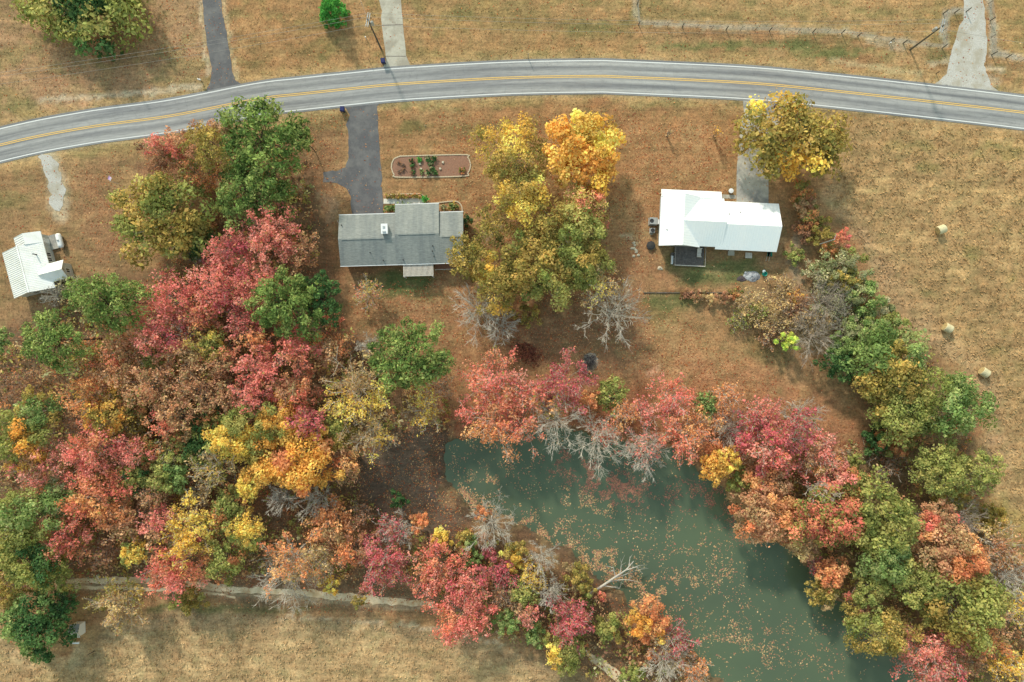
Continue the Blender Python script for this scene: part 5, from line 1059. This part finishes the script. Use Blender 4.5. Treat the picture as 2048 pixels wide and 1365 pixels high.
T('pine', 1411, 812, 24, 7, 'grn', 'small green pine among the orange bank trees', group=GP)
T('maple', 1458, 795, 32, 9, 'org', 'pale orange tree right of the small green pine', group=GP, dens=.8)
T('maple', 1440, 842, 30, 8, 'org', 'tawny tree below the small green pine', pal2='rus', group=GP)
T('bare', 1462, 862, 38, 9, 'tan', 'dark limbed bare tree left of the crimson maple', group=GP, bark='bark_grey')
T('sparse', 1545, 885, 82, 13, 'cri', 'large crimson maple at the upper right pond bank', dens=2.4, pal2='red', p2=.3, group=GP)
T('maple', 1525, 828, 34, 10, 'red', 'scarlet maple top behind the large crimson one', group=GP)
T('bare', 1600, 840, 46, 9, 'tan', 'white bare tree at the right of the large crimson maple', group=GP)
T('shrub', 1482, 962, 26, 6, 'olg', 'olive bush on the shore under the large crimson maple', cat='shrub', group=GP)
T('oak', 1535, 965, 46, 9, 'rus', 'tawny tree below the large crimson maple', pal2='org', group=GP)
T('oak', 1528, 1030, 62, 11, 'rus', 'rust orange tree hanging over the right shore', pal2='org', p2=.35, group=GP)
T('maple', 1648, 918, 54, 11, 'red', 'brick red tree above the mottled one on the right bank', pal2='rus', p2=.5, group=GP)
T('oak', 1690, 965, 44, 11, 'rgr', 'rust and green tree right of the brick red one', pal2='red', p2=.3, group=GP)
T('oak', 1658, 1035, 68, 14, 'mix', 'mottled pink and green oak on the right bank', group=GP)
T('bare', 1655, 990, 30, 13, 'tan', 'white bare limb rising from the mottled oak', group=GP)
T('shrub', 1712, 925, 20, 5, 'olg', 'small green bush right of the brick red tree', cat='shrub', group=GP)
T('oak', 1605, 1085, 36, 9, 'rus', 'low rust tree on the shore below the mottled oak', pal2='tan', group=GP)
T('oak', 1772, 1040, 74, 15, 'olg', 'large olive green oak right of the mottled oak', group=GR, dens=1.15)
T('oak', 1778, 1112, 56, 13, 'grn', 'bright green oak below the large olive one', pal2='olg', group=GR, dens=1.1)
T('oak', 1880, 1048, 44, 12, 'rus', 'upper one of the two copper oaks', pal2='sal', p2=.3, group=GR)
T('oak', 1906, 1110, 64, 14, 'rus', 'lower and larger one of the two copper oaks', pal2='org', p2=.45, group=GR, dens=1.1)
T('oak', 1668, 1150, 32, 9, 'org', 'orange tree on the shore below the mottled oak', group=GP)
T('maple', 1638, 1138, 20, 7, 'cri', 'small dark crimson tree left of the orange shore tree', group=GP)
T('oak', 1652, 1190, 32, 8, 'oly', 'grey olive tree dipping to the water below the orange one', pal2='tan', group=GP)
T('oak', 1838, 1170, 48, 12, 'olg', 'olive tree between the bright green oak and the pond', group=GR)
T('oak', 1745, 1180, 36, 10, 'olg', 'green tree on the shore left of the olive one', pal2='mix', p2=.3, group=GR)
T('oak', 1932, 1215, 84, 15, 'olg', 'broad pale olive oak near the lower right corner', pal2='oly', p2=.35, group=GR)
T('oak', 1768, 1270, 66, 12, 'oly', 'golden olive tree overhanging the lower right shore', pal2='olg', group=GP, asp=.75, dens=.9)
T('oak', 1715, 1222, 30, 8, 'oly', 'dull olive tree at the water left of the overhanging one', pal2='brn', group=GP)
T('maple', 1870, 1325, 66, 12, 'red', 'deep red maple at the bottom right shore', pal2='cri', p2=.3, group=GP, dens=1.1)
T('maple', 1980, 1275, 46, 11, 'org', 'orange tree below the broad pale olive oak', pal2='rus', group=GR)
T('maple', 1940, 1320, 40, 9, 'rus', 'rust tree right of the deep red maple', group=GR)
T('sparse', 2008, 1098, 52, 12, 'rus', 'thin tan copper tree at the right edge', dens=1.6, pal2='tan', group=GR)
T('bare', 1930, 1045, 46, 10, 'tan', 'grey bare tree between the copper oaks and the field', group=GR, bark='bark_grey')
T('sparse', 2030, 1335, 42, 11, 'yel', 'yellow tree in the bottom right corner', dens=1.8, group=GR)
T('sparse', 2040, 1225, 36, 12, 'yel', 'thin yellow tree at the right edge above the corner', dens=1.3, pal2='rus', group=GR)
T('bare', 2036, 1165, 40, 12, 'tan', 'pale bare tree at the right edge below the thin copper one', group=GR)
T('maple', 2040, 1140, 28, 9, 'rus', 'small brown tree at the right edge', group=GR)
# right hedgerow
T('oak', 1785, 740, 78, 13, 'oly', 'large yellow olive tree at the top of the dense hedgerow trees', pal2='grn', p2=.4, group=GR, dens=1.1)
T('oak', 1905, 812, 74, 14, 'grn', 'large bright green tree jutting into the right field', pal2='olg', p2=.4, group=GR, dens=1.1)
T('oak', 1812, 825, 58, 12, 'olg', 'olive green tree left of the large bright green one', group=GR)
T('oak', 1745, 690, 40, 9, 'grn', 'green tree left of the large yellow olive one', group=GR)
T('oak', 1682, 728, 36, 7, 'dkg', 'dark green holly like bush at the lawn edge', cat='shrub', name='shrub', pal2='grn', group=GR)
T('oak', 1885, 940, 54, 12, 'olg', 'pale olive tree below the large bright green one', group=GR)
T('oak', 1962, 945, 46, 11, 'olg', 'thin olive tree on the field side of the pale olive one', dens=.7, group=GR)
T('shrub', 1800, 885, 38, 6, 'rgr', 'brown and orange bush under the hedgerow trees', cat='shrub', group=GR)
T('shrub', 1752, 880, 30, 5, 'dkg', 'dark green bush left of the brown and orange one', cat='shrub', group=GR)
T('brush', 1782, 932, 46, 5, 'brn', 'pale twiggy bare bush above the large olive green oak', cat='shrub', group=GR, dens=.3)
T('shrub', 1905, 1002, 32, 6, 'oly', 'gold olive bush below the pale olive tree', cat='shrub', group=GR, dens=.8)
T('shrub', 1985, 1040, 36, 3, 'oly', 'low yellowish scrub on the field edge at the right', cat='shrub', group=GR, dens=.7)
# brush between the white roofed house and the right field
T('shrub', 1742, 615, 48, 6, 'grn', 'soft green bush at the field edge, upper one', cat='shrub', pal2='gry', group=GB)
T('shrub', 1772, 662, 44, 6, 'grn', 'soft green bush at the field edge, lower one', cat='shrub', pal2='olg', p2=.5, group=GB)
T('shrub', 1722, 665, 42, 5, 'gry', 'grey green bush left of the soft green ones', cat='shrub', pal2='grn', group=GB)
T('shrub', 1722, 572, 36, 5, 'gry', 'grey sage bush above the soft green ones', cat='shrub', dens=.8, group=GB)
T('shrub', 1688, 528, 42, 5, 'gry', 'pale sage bush below the red bush', cat='shrub', dens=.7, pal2='olg', group=GB)
T('shrub', 1692, 562, 28, 5, 'oly', 'yellow olive bush in the middle of the sage bushes', cat='shrub', group=GB)
T('shrub', 1640, 545, 34, 3, 'gry', 'low dry sage bush right of the white roofed house shadow', cat='shrub', dens=.6, group=GB)
T('bare', 1655, 605, 48, 6, 'tan', 'grey bare tree in the middle of the brush', group=GB, bark='bark_grey')
T('bare', 1632, 672, 52, 6, 'tan', 'tan bare tree beside the lime green bush', group=GB, bark='bark_grey')
T('brush', 1560, 640, 48, 4, 'tan', 'wide dry twiggy thicket left of the lime green bush', cat='shrub', group=GB, dens=1.2)
T('brush', 1505, 612, 38, 4, 'tan', 'dry grassy thicket at the lawn corner', cat='shrub', pal2='olg', group=GB, dens=1.5)
T('brush', 1600, 610, 42, 4, 'brn', 'brownish twiggy thicket at the top of the brush', cat='shrub', group=GB, dens=1.2)
T('brush', 1680, 620, 42, 5, 'gry', 'grey twiggy thicket right of the grey bare tree', cat='shrub', group=GB, dens=1.5)
T('brush', 1530, 628, 44, 3.5, 'tan', 'pale dry thicket between the lawn corner and the lime green bush', cat='shrub', group=GB, dens=1.6)
T('brush', 1572, 580, 40, 3, 'tan', 'pale dry scrub nearest the ash heap', cat='shrub', group=GB, dens=1.6)
T('brush', 1622, 640, 40, 4, 'tan', 'pale twiggy scrub between the two bare brush trees', cat='shrub', group=GB, dens=1.4)
T('brush', 1545, 672, 34, 3, 'brn', 'low brown scrub left of the lime green bush', cat='shrub', group=GB, dens=1.4)
T('brush', 1480, 640, 30, 2, 'olg', 'low greenish scrub on the lawn edge of the thicket', cat='shrub', group=GB, dens=1.2)
T('brush', 1655, 570, 36, 3.5, 'gry', 'grey dry scrub left of the sage bushes', cat='shrub', group=GB, dens=1.4)
T('shrub', 1592, 594, 16, 3, 'gol', 'small golden bush in the dry thicket', cat='shrub', dens=.6, group=GB)
T('shrub', 1578, 682, 23, 5, 'ygr', 'lime green bush at the foot of the brush', cat='shrub', group=GB, dens=1.1)
T('shrub', 1690, 690, 30, 5, 'grn', 'green bush above the holly like one', cat='shrub', group=GB)
T('shrub', 1690, 476, 19, 4, 'sal', 'scarlet bush beside the bare grey pole', cat='shrub', pal2='red', group=GB)
for k, (px, py, r, h, pl, lb) in enumerate(((1606, 385, 26, 3, 'rgr', 'brown green bush at the top of the hedge beside the driveway'), (1612, 415, 28, 3, 'rus', 'rust brown bush second from the top of the hedge'), (1622, 440, 28, 3, 'rgr', 'dull olive bush in the middle of the hedge right of the white roof'),
        (1640, 462, 30, 3.5, 'oly', 'mustard bush at the bottom of the hedge right of the white roof'), (1612, 460, 24, 2.5, 'brn', 'brown bush facing the white house gable'), (1660, 500, 22, 2.5, 'rgr', 'dark bush below the bare grey pole'), (1590, 510, 22, 1.6, 'olg', 'low weedy patch right of the house shadow'))):
    T('shrub', px, py, r, h, pl, lb, cat='shrub', group=GB, dens=.85)
for px, py, r, h, pl, lb in ((1372, 590, 12, 1.2, 'brn', 'small brown bush on the timber edging, leftmost'), (1392, 591, 15, 1.8, 'rus', 'rust bush on the timber edging'), (1416, 593, 16, 1.8, 'tan', 'tan bush on the timber edging'), (1448, 596, 18, 2.2, 'rus', 'reddish bush at the right end of the timber edging'), (1472, 588, 18, 1.8, 'rgr', 'brown green bush between the timber edging and the thicket')):
    T('shrub', px, py, r, h, pl, lb, cat='shrub', group='bushes along the timber edging', dens=.8)
# trees between the houses
T('oak', 1166, 300, 78, 13, 'gol', 'dense round golden yellow tree in the front lawn', pal2='yel', p2=.4, group=GC, dens=1.5, lob=.3)
T('oak', 1028, 305, 76, 12, 'oly', 'loose olive yellow tree left of the dense golden one', dens=.55, pal2='yel', p2=.35, group=GC)
T('oak', 1042, 385, 58, 13, 'yel', 'yellow tree in front of the grey house corner', dens=.75, pal2='oly', p2=.5, group=GC)
T('oak', 1168, 415, 54, 11, 'ysa', 'salmon and olive tree below the dense golden one', group=GC, dens=.9)
T('oak', 1135, 468, 72, 13, 'oly', 'large olive tree in the middle of the centre group', pal2='olg', p2=.5, group=GC)
T('oak', 1075, 535, 74, 13, 'oly', 'large yellow olive tree right of the grey house', pal2='olg', p2=.3, group=GC)
T('oak', 1165, 530, 56, 12, 'olg', 'green olive tree on the right of the centre group', pal2='oly', group=GC)
T('oak', 995, 565, 54, 11, 'oly', 'golden olive tree at the lower left of the centre group', pal2='yel', p2=.3, group=GC)
T('oak', 938, 515, 46, 11, 'oly', 'olive gold tree hanging over the grey roof corner', dens=.8, group=GC)
T('oak', 985, 455, 42, 9, 'oly', 'thin olive tree right of the grey house', dens=.5, group=GC)
T('sparse', 1192, 562, 52, 11, 'tan', 'thin straw yellow tree above the big white bare tree', pal2='yel', group=GC, dens=1.2)
T('bare', 1225, 622, 66, 11, 'tan', 'big white bare tree on the back lawn between the houses', group=GC)
T('bare', 955, 618, 54, 10, 'tan', 'white bare tree behind the grey house, left one', group=GC)
T('bare', 1000, 650, 40, 8, 'tan', 'white bare tree behind the grey house, right one', group=GC)
T('shrub', 1055, 630, 30, 3, 'oly', 'low olive undergrowth below the centre group', cat='shrub', group=GC, dens=.5)
T('oak', 1588, 276, 108, 11, 'oly', 'wide golden olive tree spreading over the concrete driveway', pal2='yel', p2=.2, group=GC, asp=.74, dens=1.2, lob=.8)
T('brush', 1341, 263, 8, 3, 'tan', 'thin bare sapling on the front lawn, left one', cat='sapling', name='sapling', group='saplings on the front lawn')
T('brush', 1439, 260, 10, 4, 'gol', 'thin sapling with a few orange leaves on the front lawn, right one', cat='sapling', name='sapling', group='saplings on the front lawn', dens=2)
T('brush', 135, 572, 34, 3.5, 'gry', 'grey bare bush beside the small left house', cat='shrub', group=GL)
T('bare', 105, 590, 22, 4, 'tan', 'pale bare branches behind the small left house', cat='shrub', group=GL, name='bare_shrub')
# bedding plants and hedges of the grey house
for k in range(7): T('shrub', 776 + k * 10.4, 393 - k * .15, 5.2, .8, 'oly', 'clipped bronze bush, number %s from the driveway in the front row' % ['one', 'two', 'three', 'four', 'five', 'six', 'seven'][k], cat='shrub', group='clipped bushes before the grey house', pal2='rus', dens=1.5)
T('shrub', 850, 398, 8, 1.2, 'brt', 'bright green bush at the bend of the front edging', cat='shrub', group='clipped bushes before the grey house')
for k, (px, py, r) in enumerate(((774, 418, 7), (784, 416, 7), (794, 411, 4.5), (806, 410.5, 4), (817, 410, 4))): T('shrub', px, py, r, 1.0, 'grn', 'green foundation bush beside the front path, %s from the driveway' % ['first', 'second', 'third', 'fourth', 'fifth'][k], cat='shrub', group='clipped bushes before the grey house', dens=1.4)
T('shrub', 905, 413, 10, 1.0, 'grn', 'green bush inside the right end of the front edging', cat='shrub', pal2='oly', group='clipped bushes before the grey house')
T('shrub', 886, 414, 6, .8, 'gry', 'pale blue green plant beside the middle gable', cat='shrub', group='clipped bushes before the grey house')
T('shrub', 932, 440, 14, 2.2, 'dkg', 'dark shrub at the right end of the grey house', cat='shrub', group='clipped bushes before the grey house', pal2='oly')
T('shrub', 839.5, 318.5, 5, .7, 'brt', 'round bright green bush in the oval flower bed', cat='plant', dens=2)
for px, py, lb in ((855, 318, 'upper left'), (868, 317, 'upper right'), (862, 326, 'centre top'), (863, 337, 'centre bottom'), (856.5, 345.5, 'lower left'), (868.5, 345.5, 'lower right')):
    T('shrub', px, py, 6, .7, 'dkg', 'dark green rosette plant in the oval flower bed, %s of the X' % lb, cat='plant', group='rosette plants in the oval flower bed', pal2='gry')
for px, py, lb in ((823, 322, 'upper'), (824, 332, 'middle'), (825.5, 345, 'lower')): T('shrub', px, py, 5.5, .8, 'dkg', 'dark spiky grass clump in the oval flower bed, %s one' % lb, cat='plant', group='grass clumps in the oval flower bed', pal2='brn')
for px, py, lb in ((797, 325, 'upper left'), (806, 330, 'upper right'), (805, 341, 'lower right'), (798, 343, 'lower left')): T('brush', px, py, 4, .5, 'brn', 'withered brown plant in the left end of the flower bed, %s one' % lb, cat='plant', group='withered plants in the oval flower bed', dens=3)
T('shrub', 923, 341, 7, .6, 'rgr', 'dull green plant in the right end of the oval flower bed', cat='plant'); T('shrub', 843, 344.5, 4.5, .6, 'grn', 'small green plant near the lower edge of the flower bed', cat='plant')
for i, (px, py, lb) in enumerate(((840, 328.5, 'upper left'), (842, 339, 'lower left'), (886, 325.5, 'upper right'), (880.5, 338, 'lower right'))):
    o = MB().add([(-.22, -.2, 0), (.24, -.18, 0), (.2, .22, 0), (-.2, .2, 0), (-.18, -.17, .22), (.2, -.15, .26), (.17, .17, .2), (-.17, .17, .24)], [(3, 2, 1, 0), (4, 5, 6, 7), (0, 1, 5, 4), (1, 2, 6, 5), (2, 3, 7, 6), (3, 0, 4, 7)]).build('stepping_stone', M['rock'], loc=(*P(px, py), .05)); o.rotation_euler = (0, 0, i * .7); tag(o, 'pale square stone in the oval flower bed, %s one' % lb, 'stone', 'stones in the oval flower bed')

# the fallen white tree at the lower shore
rg = np.random.default_rng(77); a0 = Vector((*P(1180, 1186), .3)); root = empty('fallen_tree', a0); tag(root, 'fallen white dead tree reaching out over the pond', 'dead tree')
main = np.array([[0, 0, 0], [2.2, 1.6, .5], [4.4, 3.3, .9], [6.2, 4.6, 1.2], [7.6, 6.2, 1.2]], float)[None]
V = [tubes(main, np.array([.26]), np.array([.06]), 7)]; tips = []
for t0, dx, dy, L in ((.3, 5.2, .6, 1.0), (.45, 4.4, 1.5, 1), (.25, 3.0, -.5, 1), (.6, .2, 2.2, 1), (.75, 2.4, 1.0, 1), (.5, -.4, 1.8, 1), (.85, .2, 1.8, 1)):
    k = t0 * 4; i0 = int(k); s_ = main[0][i0] * (1 - k + i0) + main[0][min(i0 + 1, 4)] * (k - i0); e_ = s_ + np.array([dx, dy, rg.uniform(-.5, .6)]); b_ = bez(s_[None], ((s_ + e_) / 2 + rg.normal(0, .3, 3))[None], e_[None], 5); V.append(tubes(b_, np.array([.11]), np.array([.03]), 5))
    for q in range(5):
        p = b_[0][rg.integers(2, 6)]; w_ = p + np.array([dx * .25, dy * .25, 0]) + rg.normal(0, .6, 3); V.append(tubes(bez(p[None], ((p + w_) / 2)[None], w_[None], 2), np.array([.04]), np.array([.015]), 3))
o = bpy.data.objects.new('trunk', quads_mesh('trunk', np.vstack(V), 4)); o.data.materials.append(M['bark_pale']); link(o, root)
# log on the water edge, bottom
rg = np.random.default_rng(9)

# ------------------------------------------------------------------ stuff: undergrowth, fallen leaves, dry grass, pond leaves
def scatter(n, x0, x1, y0, y1): return rng.uniform(x0, x1, n), rng.uniform(y0, y1, n)
def stuff(name, v, c, label, cat, mat='litter'):
    o = bpy.data.objects.new(name, quads_mesh(name, v, 4, np.clip(c, 0, .95))); o.data.materials.append(M[mat]); link(o); tag(o, label, cat, kind='stuff'); return o
def world(px, py, z): return np.stack([(px - 1024) * S, (682.5 - py) * S, z], 1)
# undergrowth: clumps of leaves and stems on the wood floor
cx, cy = scatter(15000, -40, 2090, 250, 1400)
ok = (np.maximum(polysd(WOOD, cx, cy), polysd(WOOD_R, cx, cy)) > 4) & (pond_sd(cx, cy) < -1.5) & (fbm(cx / 40, cy / 40, 61) > .36) & ~((cy > 1150) & (cy < 1230) & (cx < 880)) & ~((cx > 640) & (cx < 700) & (cy < 560)) & (polysd(YARD_L, cx, cy) < 8) & ~((cx < 480) & (cy < 700) & (polysd(WOOD, cx, cy) < 18)); cx, cy = cx[ok], cy[ok]
per = 14; j = np.repeat(np.arange(len(cx)), per); rr = rng.uniform(.3, 1.0, len(cx))[j]; hh = rng.uniform(.3, 3.2, len(cx))[j]
p = world(cx[j], cy[j], ground_z(cx, cy)[j]) + rng.normal(0, 1, (len(j), 3)) * np.stack([rr * .6, rr * .6, hh * .25], 1) + np.stack([0 * hh, 0 * hh, hh * .7], 1)
A = np.vstack([PALA[k] for k in ('rgr', 'olg', 'brn', 'rus', 'oly', 'gry', 'tan', 'olg', 'brn')]); cc = rng.integers(0, len(A), len(cx))[j]
v, c = leaves(rng, p, .34, np.array([0, 0, .7]), A, cc); stuff('undergrowth', v, c, 'mixed brown and green undergrowth on the wood floor', 'undergrowth', 'leaf')
# fallen leaves on lawns and banks
px, py = scatter(300000, -30, 2080, -10, 1380)
dn = np.full(px.shape, .10)
for pl, k in (([(880, 230), (1300, 230), (1310, 600), (1740, 880), (1600, 900), (880, 880), (680, 600), (900, 540)], .75), (WOOD, .55), (YARD_L, 1.0), (BANK, .9), ([(1240, 240), (1470, 250), (1460, 400), (1310, 400), (1300, 600), (1230, 600)], .8), ([(600, 220), (690, 230), (660, 560), (600, 420)], .5), ([(150, 330), (250, 330), (300, 540), (180, 540)], .4), ([(100, 0), (400, 0), (400, 160), (60, 200)], .3)):
    dn = np.maximum(dn, k * sstep(-25, 25, polysd(pl, px, py)))
dn *= (fbm(px / 30, py / 30, 71) > .38) * .9 + .1
ok = (rng.random(len(px)) < dn) & (linesd(YEL, px, py) > 38) & (pond_sd(px, py) < -.25) & (polysd(FIELD_R, px, py) < 4) & (polysd(FIELD_B, px, py) < 4); px, py = px[ok], py[ok]
p = world(px, py, ground_z(px, py) + .015 + rng.uniform(0, .03, len(px)))
A = np.array([alb(c_, 1.0) for c_ in ((206, 160, 112), (196, 130, 84), (176, 104, 66), (150, 90, 62), (200, 144, 98), (186, 112, 78), (214, 176, 130), (160, 84, 64))])
v, c = leaves(rng, p, .165, np.array([0, 0, 1.6]), A, rng.integers(0, len(A), len(px)), nstr=.35); stuff('fallen_leaves', v, c, 'fallen autumn leaves strewn over lawns and banks', 'leaves')
# tussocks of dry grass
px, py = scatter(260000, -30, 2080, -10, 1380)
q = np.maximum(polysd(FIELD_R, px, py), polysd(FIELD_B, px, py)); top = (py < 235) & (linesd(YEL, px, py) > 36); dn = np.where(q > 0, .85, np.where(top, .45, .22)) * sstep(.30, .62, fbm(px / 9, py / 6, 81, 3))
drv = np.full(px.shape, -1e9)
for o in list(COL.objects):
    if o.name.split('.')[0] in ('driveway', 'gravel_drive', 'gravel_pad', 'dirt_track', 'front_path', 'walkway', 'flower_bed'):
        pg = np.array([(v_.co.x / S + 1024, 682.5 - v_.co.y / S) for v_ in o.data.vertices if v_.co.z > -.03]); x0, y0 = pg.min(0); x1, y1 = pg.max(0); b = (px > x0 - 3) & (px < x1 + 3) & (py > y0 - 3) & (py < y1 + 3)
        drv[b] = np.maximum(drv[b], polysd(pg[::2], px[b], py[b]))
ok = (rng.random(len(px)) < dn) & (linesd(YEL, px, py) > 38) & (pond_sd(px, py) < -1) & (drv < -2.5) & (np.maximum(polysd(WOOD, px, py), polysd(WOOD_R, px, py)) < 0); px, py, q = px[ok], py[ok], q[ok]
hz = np.where(q > 0, .30, .15); p = world(px, py, ground_z(px, py) + hz * .4)
base = ground_colour(px, py); c0 = base * rng.uniform(.88, 1.42, (len(px), 1))
nr = unit(rng.normal(0, 1, (len(px), 3)) * np.array([1, 1, .5]) + np.array([0, 0, 1.3])); a = unit(np.cross(nr, rng.normal(0, 1, (len(px), 3)))); b = np.cross(nr, a); s_ = (np.where(q > 0, .34, .22) * rng.uniform(.6, 1.3, len(px)))[:, None] * .6
v = np.stack([p + a * s_, p + b * s_ * .5, p - a * s_, p - b * s_ * .5], 1).reshape(-1, 3); stuff('dry_grass', v, c0, 'tussocks of dry tan grass over the fields and lawns', 'grass')
rg = np.random.default_rng(12); root = empty('leaf_pile', (*P(1054, 706), 0)); tag(root, 'dark maroon heap of raked leaves on the back lawn', 'leaf pile')
q = rg.normal(0, 1, (900, 3)) * np.array([1.3, .9, 0]); q[:, 1] -= q[:, 0] * .35; q[:, 2] = np.maximum(0.03, .3 * np.exp(-(q[:, 0] ** 2 + q[:, 1] ** 2) / 2.5)) * rg.random(900) + .02
v, c = leaves(rg, q, .26, np.array([0, 0, 1.2]), np.array([alb(k) for k in ((128, 78, 64), (108, 66, 56), (150, 92, 72), (170, 112, 84))]), rg.integers(0, 4, 900)); o = bpy.data.objects.new('leaves', quads_mesh('leaves', v, 4, c)); o.data.materials.append(M['litter']); link(o, root)
root = empty('brush_pile', (*P(1180, 724), 0)); tag(root, 'round dark burnt brush pile above the pond trees', 'brush pile')
q = unit(rg.normal(0, 1, (150, 3))) * np.array([1.3, 1.45, 0]) * rg.random((150, 1)) ** .5; q[:, 2] = .04 + .25 * rg.random(150) * (1 - (q[:, 0] / 1.5) ** 2 - (q[:, 1] / 1.6) ** 2).clip(0, 1); d = unit(rg.normal(0, 1, (150, 3)) * np.array([1, 1, .35])) * .5
v = tubes(np.stack([q - d, q + d], 1), np.full(150, .03), np.full(150, .02), 3); v[:, 2] = np.maximum(v[:, 2], .01); o = bpy.data.objects.new('sticks', quads_mesh('sticks', v, 4)); o.data.materials.append(M['char']); link(o, root)
n = 20; MB().add([(1.5 * math.cos(2 * PI * k / n) * (.85 + .3 * rg.random()), 1.6 * math.sin(2 * PI * k / n) * (.85 + .3 * rg.random()), -.02) for k in range(n)] + [(.0, 0, .2)], [(k, (k + 1) % n, n) for k in range(n)]).build('ash', M['dirt_grey'], root)
# leaves afloat on the pond
px, py = scatter(330000, 880, 1850, 850, 1375)
band = linesd([(1120, 930), (1180, 950), (1240, 978), (1310, 1000), (1400, 985), (1450, 1005), (1490, 1060)], px, py); d1 = np.exp(-(band / 26) ** 2) * .9
band2 = linesd([(1010, 1000), (1080, 1030), (1200, 1060), (1330, 1110), (1420, 1200), (1480, 1300), (1520, 1365)], px, py); d2 = np.exp(-(band2 / 90) ** 2) * .2
band3 = linesd([(1120, 1100), (1200, 1140), (1290, 1210), (1340, 1230)], px, py); d3 = np.exp(-(band3 / 40) ** 2) * .34
band4 = linesd([(905, 900), (905, 960), (950, 1015), (1050, 1050), (1150, 1105)], px, py); d4 = np.exp(-(band4 / 9) ** 2) * .5
dn = (d1 + d2 + d3 + d4 + .03) * sstep(.38, .62, fbm(px / 16, py / 16, 91, 4)) * (.35 + 1.3 * sstep(.4, .7, fbm(px / 70, py / 55, 95)))
ok = (rng.random(len(px)) < dn) & (pond_sd(px, py) > -.1); px, py, d1 = px[ok], py[ok], d1[ok]
p = world(px, py, np.full(len(px), WATER_Z + .012)); A = np.array([alb(c_, 1.0) for c_ in ((222, 186, 138), (208, 164, 114), (184, 136, 104), (188, 128, 108), (148, 102, 90), (160, 106, 94))]); ci = np.where(d1 > .12, rng.integers(2, 6, len(px)), rng.integers(0, 4, len(px)))
v, c = leaves(rng, p, .175, np.array([0, 0, 3.0]), A, ci, nstr=.15); stuff('floating_leaves', v, c, 'fallen leaves drifting in bands on the pond', 'leaves')
